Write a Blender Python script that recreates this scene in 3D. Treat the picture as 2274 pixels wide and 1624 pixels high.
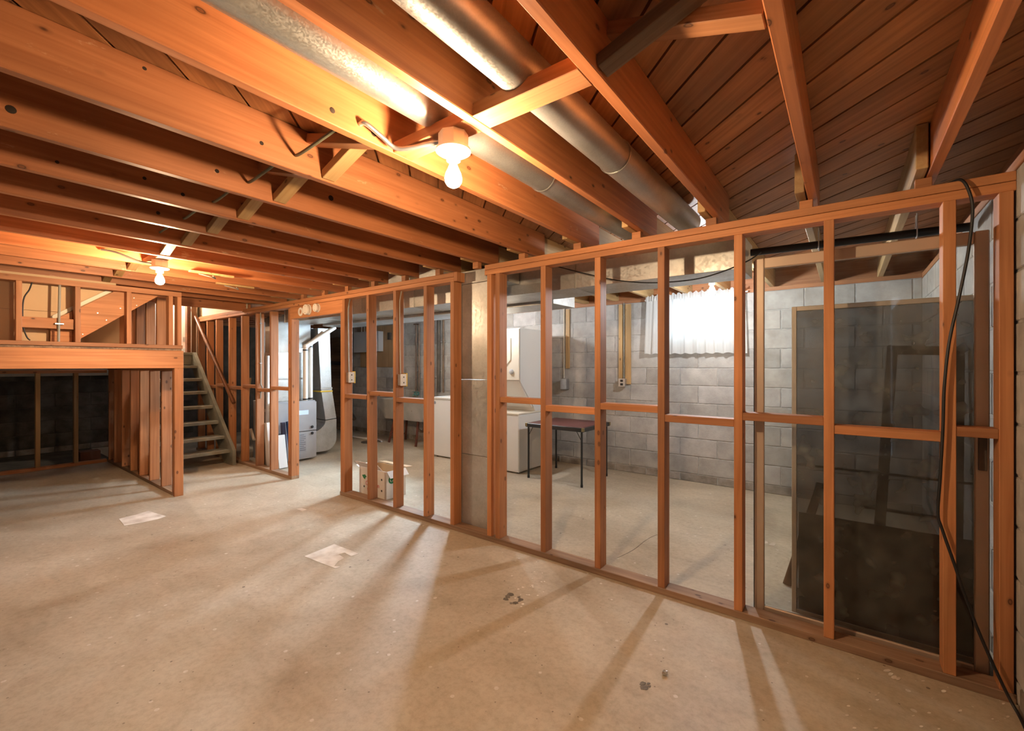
import bpy, bmesh, math, random
from mathutils import Vector, Matrix
random.seed(7)
for o in list(bpy.data.objects): bpy.data.objects.remove(o, do_unlink=True)
scene = bpy.context.scene
COL = scene.collection
PI = math.pi

# ------------------------------------------------------------------ camera
# world: +Y runs along the joists into the laundry, -X runs along the stud wall
F, CX, CY, H, TH = 985.0, 1137.0, 812.0, 1.32, math.radians(37.0)
cam = bpy.data.cameras.new('camera'); cam.sensor_width = 36.0; cam.lens = F / 2274.0 * 36.0
cam.clip_start = 0.05
camo = bpy.data.objects.new('camera', cam); COL.objects.link(camo)
camo.location = (0, 0, H); camo.rotation_euler = (PI / 2, 0, TH)
scene.camera = camo

# ------------------------------------------------------------------ world, daylight, exposure
BULB = 330.0          # radiance of the bare bulbs
BULB_COL = (1.0, 0.70, 0.42)
BULB3_COL = (0.93, 0.965, 1.0)
DAY = (0.64, 0.81, 1.0)
w = bpy.data.worlds.new('sky'); scene.world = w; w.use_nodes = True
w.node_tree.nodes['Background'].inputs[0].default_value = (0.72, 0.85, 1.0, 1)
w.node_tree.nodes['Background'].inputs[1].default_value = 0.4
scene.view_settings.view_transform = 'Standard'
scene.view_settings.look = 'None'
scene.view_settings.gamma = 1.0
scene.view_settings.use_curve_mapping = False
scene.view_settings.exposure = 2.28

def daylight(loc, sx, sz, power):
    l = bpy.data.lights.new('daylight', 'AREA'); l.shape = 'RECTANGLE'
    l.size = sx; l.size_y = sz; l.energy = power; l.color = DAY
    o = bpy.data.objects.new('daylight', l); COL.objects.link(o)
    o.location = loc; o.rotation_euler = (-PI / 2 + 0.0, 0, 0)   # shines towards -Y
    return o
daylight((-1.32, 5.75, 1.9), 1.3, 0.9, 2.2)
d2 = daylight((-6.45, 7.55, 3.18), 1.5, 1.1, 190)       # bright sky seen obliquely through the hidden window
d2.rotation_euler = (Vector((-4.60, 5.30, 1.78)) - Vector((-6.45, 7.55, 3.18))).to_track_quat('-Z', 'Y').to_euler()
daylight((-4.55, 5.75, 1.9), 1.3, 0.9, 190)

# ------------------------------------------------------------------ materials
MATS = {}
def nodes(name):
    m = bpy.data.materials.new(name); m.use_nodes = True
    nt = m.node_tree; b = nt.nodes['Principled BSDF']
    return m, nt, b
def N(nt, t, **kw):
    n = nt.nodes.new(t)
    for k, v in kw.items(): setattr(n, k, v)
    return n
def L(nt, a, ao, b, bi): nt.links.new(a.outputs[ao], b.inputs[bi])
def ramp(nt, stops):
    r = N(nt, 'ShaderNodeValToRGB'); e = r.color_ramp.elements
    while len(e) < len(stops): e.new(0.5)
    for x, (p, c) in zip(e, stops): x.position = p; x.color = (*c, 1) if len(c) == 3 else c
    return r
def mix(nt, kind, fac=None):
    n = N(nt, 'ShaderNodeMix', data_type='RGBA', blend_type=kind)
    if fac is not None: n.inputs[0].default_value = fac
    return n
def coords(nt, scale, rnd=True, src='Object'):
    tc = N(nt, 'ShaderNodeTexCoord'); mp = N(nt, 'ShaderNodeMapping')
    mp.inputs['Scale'].default_value = scale
    if rnd:
        oi = N(nt, 'ShaderNodeObjectInfo'); mul = N(nt, 'ShaderNodeMath', operation='MULTIPLY'); mul.inputs[1].default_value = 57.0
        L(nt, oi, 'Random', mul, 0)
        add = N(nt, 'ShaderNodeVectorMath', operation='ADD')
        L(nt, tc, src, add, 0); L(nt, mul, 0, add, 1); L(nt, add, 0, mp, 0)
    else: L(nt, tc, src, mp, 0)
    return mp
def wood(name, axis, light, dark, knot=(0.06, 0.02, 0.008), rough=0.62, knots=True, vary=0.35, blotch=0.35, flakes=False):
    if name in MATS: return MATS[name]
    m, nt, b = nodes(name)
    s = [16.0, 16.0, 16.0]; s[axis] = 0.55
    mp = coords(nt, s)
    n1 = N(nt, 'ShaderNodeTexNoise'); n1.inputs['Scale'].default_value = 3.0; n1.inputs['Detail'].default_value = 5; n1.inputs['Distortion'].default_value = 0.6
    L(nt, mp, 0, n1, 'Vector')
    r1 = ramp(nt, [(0.30, dark), (0.50, tuple((a + c) / 2 for a, c in zip(light, dark))), (0.68, light)])
    L(nt, n1, 0, r1, 0)
    # broad tone, per piece and along the piece
    s2 = [3.0, 3.0, 3.0]; s2[axis] = 0.8
    mp2 = coords(nt, s2); n2 = N(nt, 'ShaderNodeTexNoise'); n2.inputs['Scale'].default_value = 1.4; n2.inputs['Detail'].default_value = 3
    L(nt, mp2, 0, n2, 'Vector')
    r2 = ramp(nt, [(0.32, (1 - blotch,) * 3), (0.6, (1, 1, 1))]); L(nt, n2, 0, r2, 0)
    mx = mix(nt, 'MULTIPLY', 1.0); L(nt, r1, 0, mx, 6); L(nt, r2, 0, mx, 7)
    oi = N(nt, 'ShaderNodeObjectInfo'); r3 = ramp(nt, [(0.0, (1 - vary, 1 - vary, 1 - vary * 0.9)), (1.0, (1.08, 1.06, 1.02))]); L(nt, oi, 'Random', r3, 0)
    mx2 = mix(nt, 'MULTIPLY', 1.0); L(nt, mx, 2, mx2, 6); L(nt, r3, 0, mx2, 7)
    out = mx2
    if knots:
        s3 = [12.0, 12.0, 12.0]; s3[axis] = 6.5
        mp3 = coords(nt, s3); v = N(nt, 'ShaderNodeTexVoronoi'); v.inputs['Scale'].default_value = 1.15
        L(nt, mp3, 0, v, 'Vector')
        r4 = ramp(nt, [(0.0, (0.75,) * 3), (0.06, (0.55,) * 3), (0.085, (0.95,) * 3), (0.12, (0.25,) * 3), (0.19, (0, 0, 0))]); L(nt, v, 'Distance', r4, 0)
        sep = N(nt, 'ShaderNodeSeparateColor'); L(nt, v, 'Color', sep, 0)
        gt = N(nt, 'ShaderNodeMath', operation='GREATER_THAN'); gt.inputs[1].default_value = 0.52; L(nt, sep, 0, gt, 0)
        ml = N(nt, 'ShaderNodeMath', operation='MULTIPLY'); L(nt, r4, 0, ml, 0); L(nt, gt, 0, ml, 1)
        mk = mix(nt, 'MIX'); L(nt, ml, 0, mk, 0); L(nt, mx2, 2, mk, 6); mk.inputs[7].default_value = (*knot, 1)
        out = mk
    if flakes:
        s5 = [9.0, 9.0, 9.0]; s5[axis] = 3.0
        mp5 = coords(nt, s5); n5 = N(nt, 'ShaderNodeTexNoise'); n5.inputs['Scale'].default_value = 1.0; n5.inputs['Detail'].default_value = 8; n5.inputs['Roughness'].default_value = 0.72
        L(nt, mp5, 0, n5, 'Vector'); r5 = ramp(nt, [(0.635, (0, 0, 0)), (0.68, (0.8,) * 3)]); L(nt, n5, 0, r5, 0)
        mf = mix(nt, 'MIX'); L(nt, r5, 0, mf, 0); L(nt, out, 2, mf, 6); mf.inputs[7].default_value = (0.62, 0.40, 0.24, 1); out = mf
    L(nt, out, 2, b, 'Base Color')
    b.inputs['Roughness'].default_value = rough
    bp = N(nt, 'ShaderNodeBump'); bp.inputs['Strength'].default_value = 0.12; bp.inputs['Distance'].default_value = 0.004
    L(nt, n1, 0, bp, 'Height'); L(nt, bp, 0, b, 'Normal')
    MATS[name] = m; return m
def plain(name, col, rough=0.6, metal=0.0, var=0.0, scale=8.0, bump=0.0, col2=None, spec=0.5):
    if name in MATS: return MATS[name]
    m, nt, b = nodes(name)
    b.inputs['Roughness'].default_value = rough; b.inputs['Metallic'].default_value = metal
    b.inputs['Specular IOR Level'].default_value = spec
    mp = coords(nt, (1, 1, 1)); n = N(nt, 'ShaderNodeTexNoise'); n.inputs['Scale'].default_value = scale; n.inputs['Detail'].default_value = 4
    L(nt, mp, 0, n, 'Vector')
    c2 = col2 or tuple(c * (1 - var) for c in col)
    r = ramp(nt, [(0.35, c2), (0.65, col)]); L(nt, n, 0, r, 0); L(nt, r, 0, b, 'Base Color')
    if bump:
        bp = N(nt, 'ShaderNodeBump'); bp.inputs['Strength'].default_value = bump; bp.inputs['Distance'].default_value = 0.01
        L(nt, n, 0, bp, 'Height'); L(nt, bp, 0, b, 'Normal')
    MATS[name] = m; return m
def emit(name, col, strength):
    m = bpy.data.materials.new(name); m.use_nodes = True; nt = m.node_tree
    nt.nodes.remove(nt.nodes['Principled BSDF']); e = N(nt, 'ShaderNodeEmission')
    e.inputs[0].default_value = (*col, 1); e.inputs[1].default_value = strength
    L(nt, e, 0, nt.nodes['Material Output'], 0); MATS[name] = m; return m
def galvanised(name, tone=0.60, rough=0.42, metal=0.55, spangle=26.0, depth=0.22):
    if name in MATS: return MATS[name]
    m, nt, b = nodes(name)
    mp = coords(nt, (1, 1, 1)); v = N(nt, 'ShaderNodeTexVoronoi'); v.inputs['Scale'].default_value = spangle
    n = N(nt, 'ShaderNodeTexNoise'); n.inputs['Scale'].default_value = 3.0; n.inputs['Detail'].default_value = 5
    L(nt, mp, 0, v, 'Vector'); L(nt, mp, 0, n, 'Vector')
    sep = N(nt, 'ShaderNodeSeparateColor'); L(nt, v, 'Color', sep, 0)
    r = ramp(nt, [(0.0, (tone * (1 - depth), tone * (1 - depth), tone * (1 - depth) * 0.98)), (1.0, (tone, tone, tone * 0.97))]); L(nt, sep, 0, r, 0)
    r2 = ramp(nt, [(0.35, (0.72, 0.70, 0.66)), (0.6, (1, 1, 1))]); L(nt, n, 0, r2, 0)
    mx = mix(nt, 'MULTIPLY', 1.0); L(nt, r, 0, mx, 6); L(nt, r2, 0, mx, 7); L(nt, mx, 2, b, 'Base Color')
    r3 = ramp(nt, [(0.0, (rough - 0.07,) * 3), (1.0, (rough + 0.12,) * 3)]); L(nt, sep, 1, r3, 0); L(nt, r3, 0, b, 'Roughness')
    b.inputs['Metallic'].default_value = metal
    bp = N(nt, 'ShaderNodeBump'); bp.inputs['Strength'].default_value = 0.05; bp.inputs['Distance'].default_value = 0.004
    L(nt, n, 0, bp, 'Height'); L(nt, bp, 0, b, 'Normal')
    MATS[name] = m; return m

def concrete_floor():
    m, nt, b = nodes('concrete floor')
    mp = coords(nt, (1, 1, 1), rnd=False)
    n1 = N(nt, 'ShaderNodeTexNoise'); n1.inputs['Scale'].default_value = 0.9; n1.inputs['Detail'].default_value = 8; n1.inputs['Roughness'].default_value = 0.62; n1.inputs['Distortion'].default_value = 0.6
    L(nt, mp, 0, n1, 'Vector')
    r1 = ramp(nt, [(0.26, (0.37, 0.305, 0.215)), (0.44, (0.49, 0.42, 0.315)), (0.60, (0.555, 0.49, 0.38)), (0.78, (0.62, 0.57, 0.475))]); L(nt, n1, 0, r1, 0)
    # trowel swirls
    mp2 = coords(nt, (1.2, 2.4, 1), rnd=False); n2 = N(nt, 'ShaderNodeTexNoise'); n2.inputs['Scale'].default_value = 2.2; n2.inputs['Detail'].default_value = 6; n2.inputs['Distortion'].default_value = 0.8
    L(nt, mp2, 0, n2, 'Vector'); r2 = ramp(nt, [(0.36, (0.88, 0.87, 0.85)), (0.62, (1.03, 1.03, 1.03))]); L(nt, n2, 0, r2, 0)
    mx = mix(nt, 'MULTIPLY', 0.75); L(nt, r1, 0, mx, 6); L(nt, r2, 0, mx, 7)
    # brown stains
    n3 = N(nt, 'ShaderNodeTexNoise'); n3.inputs['Scale'].default_value = 2.7; n3.inputs['Detail'].default_value = 7; n3.inputs['Roughness'].default_value = 0.7
    L(nt, mp, 0, n3, 'Vector'); r3 = ramp(nt, [(0.56, (0, 0, 0)), (0.72, (0.5, 0.5, 0.5))]); L(nt, n3, 0, r3, 0)
    mk = mix(nt, 'MIX'); L(nt, r3, 0, mk, 0); L(nt, mx, 2, mk, 6); mk.inputs[7].default_value = (0.34, 0.255, 0.17, 1)
    # small dark and pale specks
    v = N(nt, 'ShaderNodeTexVoronoi'); v.inputs['Scale'].default_value = 15.0; L(nt, mp, 0, v, 'Vector')
    sep = N(nt, 'ShaderNodeSeparateColor'); L(nt, v, 'Color', sep, 0)
    g1 = N(nt, 'ShaderNodeMath', operation='GREATER_THAN'); g1.inputs[1].default_value = 0.44; L(nt, sep, 0, g1, 0)
    sc = N(nt, 'ShaderNodeMath', operation='MULTIPLY'); sc.inputs[1].default_value = 0.16; L(nt, sep, 1, sc, 0)
    g2 = N(nt, 'ShaderNodeMath', operation='LESS_THAN'); L(nt, v, 'Distance', g2, 0); L(nt, sc, 0, g2, 1)
    a = N(nt, 'ShaderNodeMath', operation='MULTIPLY'); L(nt, g1, 0, a, 0); L(nt, g2, 0, a, 1)
    a2 = N(nt, 'ShaderNodeMath', operation='MULTIPLY'); a2.inputs[1].default_value = 0.75; L(nt, a, 0, a2, 0)
    rs = ramp(nt, [(0.0, (0.10, 0.08, 0.06)), (0.82, (0.72, 0.68, 0.62))]); rs.color_ramp.interpolation = 'CONSTANT'; L(nt, sep, 2, rs, 0)
    m2 = mix(nt, 'MIX'); L(nt, a2, 0, m2, 0); L(nt, mk, 2, m2, 6); L(nt, rs, 0, m2, 7)
    # fine grain and grit
    n6 = N(nt, 'ShaderNodeTexNoise'); n6.inputs['Scale'].default_value = 34.0; n6.inputs['Detail'].default_value = 6; n6.inputs['Roughness'].default_value = 0.7; L(nt, mp, 0, n6, 'Vector')
    r6 = ramp(nt, [(0.34, (0.84, 0.82, 0.79)), (0.55, (1.0, 1.0, 1.0)), (0.72, (1.06, 1.06, 1.06))]); L(nt, n6, 0, r6, 0)
    m6 = mix(nt, 'MULTIPLY', 1.0); L(nt, m2, 2, m6, 6); L(nt, r6, 0, m6, 7)
    v7 = N(nt, 'ShaderNodeTexVoronoi'); v7.inputs['Scale'].default_value = 34.0; L(nt, mp, 0, v7, 'Vector')
    s7 = N(nt, 'ShaderNodeSeparateColor'); L(nt, v7, 'Color', s7, 0)
    g7 = N(nt, 'ShaderNodeMath', operation='GREATER_THAN'); g7.inputs[1].default_value = 0.90; L(nt, s7, 0, g7, 0)
    d7 = N(nt, 'ShaderNodeMath', operation='LESS_THAN'); d7.inputs[1].default_value = 0.13; L(nt, v7, 'Distance', d7, 0)
    a7 = N(nt, 'ShaderNodeMath', operation='MULTIPLY'); L(nt, g7, 0, a7, 0); L(nt, d7, 0, a7, 1)
    a8 = N(nt, 'ShaderNodeMath', operation='MULTIPLY'); a8.inputs[1].default_value = 0.7; L(nt, a7, 0, a8, 0)
    m7 = mix(nt, 'MIX'); L(nt, a8, 0, m7, 0); L(nt, m6, 2, m7, 6); m7.inputs[7].default_value = (0.16, 0.12, 0.085, 1)
    L(nt, m7, 2, b, 'Base Color')
    rr = ramp(nt, [(0.3, (0.42,) * 3), (0.7, (0.62,) * 3)]); L(nt, n1, 0, rr, 0); L(nt, rr, 0, b, 'Roughness')
    bp = N(nt, 'ShaderNodeBump'); bp.inputs['Strength'].default_value = 0.10; bp.inputs['Distance'].default_value = 0.01; L(nt, n2, 0, bp, 'Height'); L(nt, bp, 0, b, 'Normal')
    return m
def block_mat(name, c1, c2, vary=0.16):
    m, nt, b = nodes(name)
    mp = coords(nt, (1, 1, 1)); n = N(nt, 'ShaderNodeTexNoise'); n.inputs['Scale'].default_value = 5.0; n.inputs['Detail'].default_value = 7; n.inputs['Roughness'].default_value = 0.65
    L(nt, mp, 0, n, 'Vector'); r = ramp(nt, [(0.32, c1), (0.68, c2)]); L(nt, n, 0, r, 0)
    oi = N(nt, 'ShaderNodeObjectInfo'); r3 = ramp(nt, [(0.0, (1 - vary, 1 - vary, 1 - vary)), (0.5, (1.0, 0.985, 0.96)), (1.0, (1.05, 1.05, 1.07))]); L(nt, oi, 'Random', r3, 0)
    mx = mix(nt, 'MULTIPLY', 1.0); L(nt, r, 0, mx, 6); L(nt, r3, 0, mx, 7); L(nt, mx, 2, b, 'Base Color')
    n2 = N(nt, 'ShaderNodeTexNoise'); n2.inputs['Scale'].default_value = 90; L(nt, mp, 0, n2, 'Vector')
    bp = N(nt, 'ShaderNodeBump'); bp.inputs['Strength'].default_value = 0.35; bp.inputs['Distance'].default_value = 0.004; L(nt, n2, 0, bp, 'Height'); L(nt, bp, 0, b, 'Normal')
    b.inputs['Roughness'].default_value = 0.9; return m
def screen_mat():
    m = bpy.data.materials.new('insect screen'); m.use_nodes = True; nt = m.node_tree; b = nt.nodes['Principled BSDF']
    mp = coords(nt, (1, 1, 1), rnd=False); n = N(nt, 'ShaderNodeTexNoise'); n.inputs['Scale'].default_value = 9.0; n.inputs['Detail'].default_value = 2.5; n.inputs['Distortion'].default_value = 0.15
    L(nt, mp, 0, n, 'Vector'); r = ramp(nt, [(0.35, (0.045, 0.037, 0.03)), (0.55, (0.115, 0.10, 0.083)), (0.75, (0.30, 0.28, 0.25))]); L(nt, n, 0, r, 0); L(nt, r, 0, b, 'Base Color')
    b.inputs['Roughness'].default_value = 0.85
    t = N(nt, 'ShaderNodeBsdfTransparent'); mx = N(nt, 'ShaderNodeMixShader'); rf = ramp(nt, [(0.36, (0.56,) * 3), (0.72, (0.78,) * 3)]); L(nt, n, 0, rf, 0); L(nt, rf, 0, mx, 0)
    L(nt, t, 0, mx, 1); L(nt, b, 0, mx, 2); L(nt, mx, 0, nt.nodes['Material Output'], 0); return m
def pane_mat(name, dust=0.06, tint=(0.96, 0.98, 0.97)):
    m = bpy.data.materials.new(name); m.use_nodes = True; nt = m.node_tree; b = nt.nodes['Principled BSDF']
    b.inputs['Base Color'].default_value = (0.5, 0.48, 0.44, 1); b.inputs['Roughness'].default_value = 0.8
    t = N(nt, 'ShaderNodeBsdfTransparent'); t.inputs[0].default_value = (*tint, 1)
    g = N(nt, 'ShaderNodeBsdfGlossy'); g.inputs['Roughness'].default_value = 0.03
    fr = N(nt, 'ShaderNodeFresnel'); fr.inputs[0].default_value = 1.45
    m1 = N(nt, 'ShaderNodeMixShader'); L(nt, fr, 0, m1, 0); L(nt, t, 0, m1, 1); L(nt, g, 0, m1, 2)
    m2 = N(nt, 'ShaderNodeMixShader')
    mp = coords(nt, (1, 1, 1), rnd=False); n = N(nt, 'ShaderNodeTexNoise'); n.inputs['Scale'].default_value = 9; n.inputs['Detail'].default_value = 6; L(nt, mp, 0, n, 'Vector')
    r = ramp(nt, [(0.4, (0.2 * dust,) * 3), (0.75, (2 * dust,) * 3)]); L(nt, n, 0, r, 0); L(nt, r, 0, m2, 0)
    L(nt, m1, 0, m2, 1); L(nt, b, 0, m2, 2); L(nt, m2, 0, nt.nodes['Material Output'], 0); return m
def curtain_mat():
    m = bpy.data.materials.new('sheer curtain'); m.use_nodes = True; nt = m.node_tree
    nt.nodes.remove(nt.nodes['Principled BSDF'])
    d = N(nt, 'ShaderNodeBsdfDiffuse'); d.inputs[0].default_value = (0.86, 0.87, 0.86, 1)
    t = N(nt, 'ShaderNodeBsdfTranslucent'); t.inputs[0].default_value = (0.90, 0.92, 0.92, 1)
    tr = N(nt, 'ShaderNodeBsdfTransparent')
    m1 = N(nt, 'ShaderNodeMixShader'); m1.inputs[0].default_value = 0.55; L(nt, d, 0, m1, 1); L(nt, t, 0, m1, 2)
    m2 = N(nt, 'ShaderNodeMixShader'); m2.inputs[0].default_value = 0.90; L(nt, tr, 0, m2, 1); L(nt, m1, 0, m2, 2)
    L(nt, m2, 0, nt.nodes['Material Output'], 0); return m

# aged softwood framing (three grain directions), darker deck boards, raw pine
WL, WD = (0.67, 0.300, 0.125), (0.50, 0.195, 0.072)
wx = wood('framing wood x', 0, WL, WD); wy = wood('framing wood y', 1, WL, WD); wz = wood('framing wood z', 2, WL, WD)
JL, JD = (0.64, 0.250, 0.098), (0.47, 0.162, 0.058)
jy = wood('joist wood', 1, JL, JD, vary=0.22, blotch=0.3, rough=0.48, flakes=True)
deckw = wood('deck board wood', 0, (0.60, 0.285, 0.115), (0.40, 0.175, 0.066), vary=0.3)
greyx = wood('weathered wood x', 0, (0.34, 0.22, 0.13), (0.17, 0.10, 0.06), vary=0.3, blotch=0.6)
pinex = wood('raw pine x', 0, (0.66, 0.43, 0.19), (0.54, 0.32, 0.12)); piney = wood('raw pine y', 1, (0.68, 0.46, 0.22), (0.55, 0.34, 0.14)); pinez = wood('raw pine z', 2, (0.66, 0.43, 0.19), (0.54, 0.32, 0.12))
plyw = wood('plywood', 2, (0.50, 0.33, 0.18), (0.40, 0.25, 0.12), knots=False, vary=0.1)
soleM = wood('dusty sole plate wood', 0, (0.50, 0.33, 0.205), (0.34, 0.19, 0.11), vary=0.15, blotch=0.5)
railM = wood('varnished handrail wood', 0, (0.30, 0.11, 0.035), (0.22, 0.07, 0.02), rough=0.3, knots=False)
floorM = concrete_floor()
blockM = block_mat('concrete block', (0.30, 0.285, 0.265), (0.46, 0.445, 0.42))
mortarM = plain('mortar', (0.44, 0.425, 0.40), 0.95, var=0.3, scale=20, bump=0.3)
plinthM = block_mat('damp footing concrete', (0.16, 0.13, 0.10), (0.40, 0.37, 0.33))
galv = galvanised('galvanised sheet', 0.60, 0.36, 0.6, 70.0, 0.10); galvd = galvanised('galvanised pipe', 0.52, 0.36, 0.80, 260.0, 0.10)
galvb = galvanised('bright galvanised sheet', 0.60, 0.36, 0.75, 90.0, 0.12)
stairM = plain('grey green stair paint', (0.30, 0.285, 0.22), 0.55, var=0.35, scale=6)
whiteM = plain('white enamel', (0.80, 0.80, 0.78), 0.30, var=0.05, scale=2)
almondM = plain('almond enamel', (0.74, 0.68, 0.57), 0.4, var=0.04, scale=2)
plasticM = plain('white plastic', (0.78, 0.74, 0.66), 0.45, var=0.04)
pvcM = plain('pvc pipe', (0.74, 0.69, 0.62), 0.4, var=0.05, scale=3)
blackM = plain('black rubber', (0.012, 0.012, 0.013), 0.5, var=0.3)
blackMet = plain('black enamel steel', (0.02, 0.02, 0.02), 0.35, var=0.2)
steelM = plain('bare steel', (0.55, 0.55, 0.56), 0.35, metal=0.9, var=0.15, scale=20)
copperM = plain('aged copper', (0.24, 0.16, 0.11), 0.5, metal=0.5, var=0.4, scale=10)
ironM = plain('dark iron pipe', (0.13, 0.11, 0.09), 0.6, metal=0.3, var=0.4)
verdM = plain('green brass valve', (0.10, 0.24, 0.22), 0.6, var=0.4, scale=30)
drywallM = plain('kraft faced wallboard', (0.62, 0.44, 0.27), 0.9, var=0.06, scale=3)
creamM = plain('cream wallboard', (0.72, 0.62, 0.46), 0.9, var=0.05, scale=3)
pinkM = plain('pale pink painted wall', (0.86, 0.70, 0.62), 0.7, var=0.02)
furnM = plain('grey furnace enamel', (0.36, 0.36, 0.375), 0.38, metal=0.25, var=0.05)
aluM = plain('beige anodised aluminium', (0.60, 0.47, 0.36), 0.42, metal=0.35, var=0.08, scale=5)
brownM = plain('dark brown hardboard', (0.17, 0.105, 0.055), 0.75, col2=(0.09, 0.055, 0.03), scale=3)
brownF = plain('dark brown painted wood', (0.075, 0.042, 0.022), 0.5, var=0.3)
cardM = plain('white coated cardboard', (0.76, 0.73, 0.70), 0.75, var=0.05, scale=4)
kraftM = plain('brown cardboard', (0.44, 0.27, 0.13), 0.85, var=0.1, scale=5)
redM = plain('red print', (0.60, 0.03, 0.05), 0.7, var=0.1); greenM = plain('green print', (0.02, 0.22, 0.09), 0.7, var=0.1); inkM = plain('dark print', (0.04, 0.04, 0.06), 0.7, var=0.1)
vinylM = plain('maroon vinyl', (0.17, 0.055, 0.05), 0.45, var=0.25, scale=5)
sinkM = plain('concrete laundry tub', (0.46, 0.43, 0.38), 0.6, var=0.2, scale=6)
rustM = plain('rusty red steel leg', (0.16, 0.05, 0.03), 0.6, var=0.4, scale=15)
cableM = plain('grey sheathed cable', (0.30, 0.28, 0.23), 0.5, var=0.2); cableW = plain('white sheathed cable', (0.62, 0.56, 0.45), 0.5, var=0.1); cableG = plain('old green grey cable', (0.19, 0.19, 0.12), 0.6, var=0.3)
yellowM = plain('yellow plastic', (0.72, 0.47, 0.03), 0.5, var=0.1)
blueM = plain('blue printed carton', (0.035, 0.10, 0.30), 0.6, var=0.2); navyM = plain('dark blue carton', (0.04, 0.04, 0.09), 0.6, var=0.2)
patchM = plain('pale skim patch', (0.88, 0.83, 0.75), 0.8, col2=(0.62, 0.55, 0.46), scale=9)
oilM = plain('dark oil stain', (0.20, 0.165, 0.12), 0.6, var=0.45, scale=30)
holeM = plain('dark bored hole', (0.035, 0.02, 0.012), 0.9, var=0.3)
sootM = plain('dark tank enamel', (0.05, 0.07, 0.075), 0.5, var=0.3)
panelM = plain('pale grey panel enamel', (0.50, 0.52, 0.55), 0.4, var=0.04)
foilM = plain('crumpled foil', (0.75, 0.78, 0.8), 0.25, metal=0.95, var=0.2, scale=40)
whitewood = plain('painted white board', (0.72, 0.70, 0.58), 0.6, var=0.08)
glassM = pane_mat('dusty door glass', 0.05); winglass = pane_mat('window glass', 0.02)
screenM = screen_mat(); curtM = curtain_mat()
bulbM = emit('lit warm bulb', BULB_COL, BULB * 0.95); bulbM2 = emit('lit warm bulb far', BULB_COL, BULB * 1.05); bulbM3 = emit('lit neutral bulb', BULB3_COL, BULB * 0.95)
bulbM4 = emit('added fill bulb', (0.93, 0.965, 1.0), BULB * 0.75)
bulbHall = emit('lit hall bulb', (1.0, 0.86, 0.74), BULB * 0.8)

# ------------------------------------------------------------------ builders
def tag(o, label=None, cat=None, group=None, kind=None):
    if label: o['label'] = label
    if cat: o['category'] = cat
    if group: o['group'] = group
    if kind: o['kind'] = kind
    return o
def empty(name, loc=(0, 0, 0), label=None, cat=None, group=None, kind=None, rz=0):
    o = bpy.data.objects.new(name, None); COL.objects.link(o); o.location = loc; o.rotation_euler = (0, 0, rz); o.empty_display_size = 0.1
    return tag(o, label, cat, group, kind)
def wloc(o):
    v = Vector((0, 0, 0))
    while o is not None: v += o.location; o = o.parent
    return v
def link(name, me, parent=None, loc=(0, 0, 0)):
    o = bpy.data.objects.new(name, me); COL.objects.link(o); o.location = loc
    if parent is not None:
        o.parent = parent; o.location = Vector(loc) - wloc(parent)
    return o
def from_bm(name, bm, mat, parent=None, loc=(0, 0, 0), smooth=False, recalc=True):
    if recalc: bmesh.ops.recalc_face_normals(bm, faces=bm.faces)
    me = bpy.data.meshes.new(name); bm.to_mesh(me); bm.free()
    me.materials.append(mat)
    if smooth:
        me.polygons.foreach_set('use_smooth', [True] * len(me.polygons)); me.update()
        try: me.set_sharp_from_angle(angle=math.radians(40))
        except Exception: pass
    return link(name, me, parent, loc)
BOXC = {}
def boxmesh(sx, sy, sz, c, mat):
    key = (round(sx, 4), round(sy, 4), round(sz, 4), c, mat.name)
    if key in BOXC: return BOXC[key]
    h = (sx / 2, sy / 2, sz / 2); c = min(c, min(h) * 0.45)
    V, Fc, idx = [], [], {}
    for i in (-1, 1):
        for j in (-1, 1):
            for k in (-1, 1):
                s = (i, j, k)
                for a in range(3):
                    p = [s[b] * (h[b] - (0 if b == a else c)) for b in range(3)]
                    idx[(s, a)] = len(V); V.append(p)
    S = [(i, j, k) for i in (-1, 1) for j in (-1, 1) for k in (-1, 1)]
    for a in range(3):
        b_, c_ = (a + 1) % 3, (a + 2) % 3
        for sg in (-1, 1):
            q = []
            for u, v in ((-1, -1), (1, -1), (1, 1), (-1, 1)):
                s = [0, 0, 0]; s[a] = sg; s[b_] = u; s[c_] = v; q.append(idx[(tuple(s), a)])
            Fc.append(q if sg > 0 else q[::-1])
    for a in range(3):
        b_, c_ = (a + 1) % 3, (a + 2) % 3
        for u in (-1, 1):
            for v in (-1, 1):
                s0 = [0, 0, 0]; s0[a] = -1; s0[b_] = u; s0[c_] = v; s1 = list(s0); s1[a] = 1
                s0, s1 = tuple(s0), tuple(s1)
                Fc.append([idx[(s0, b_)], idx[(s1, b_)], idx[(s1, c_)], idx[(s0, c_)]])
    for s in S: Fc.append([idx[(s, 0)], idx[(s, 1)], idx[(s, 2)]])
    bm = bmesh.new(); vs = [bm.verts.new(p) for p in V]
    for f in Fc: bm.faces.new([vs[i] for i in f])
    bmesh.ops.recalc_face_normals(bm, faces=bm.faces)
    me = bpy.data.meshes.new('box'); bm.to_mesh(me); bm.free(); me.materials.append(mat)
    BOXC[key] = me; return me
def box(name, x0, x1, y0, y1, z0, z1, mat, parent=None, c=0.002):
    x0, x1 = min(x0, x1), max(x0, x1); y0, y1 = min(y0, y1), max(y0, y1); z0, z1 = min(z0, z1), max(z0, z1)
    return link(name, boxmesh(x1 - x0, y1 - y0, z1 - z0, c, mat), parent, ((x0 + x1) / 2, (y0 + y1) / 2, (z0 + z1) / 2))
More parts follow.
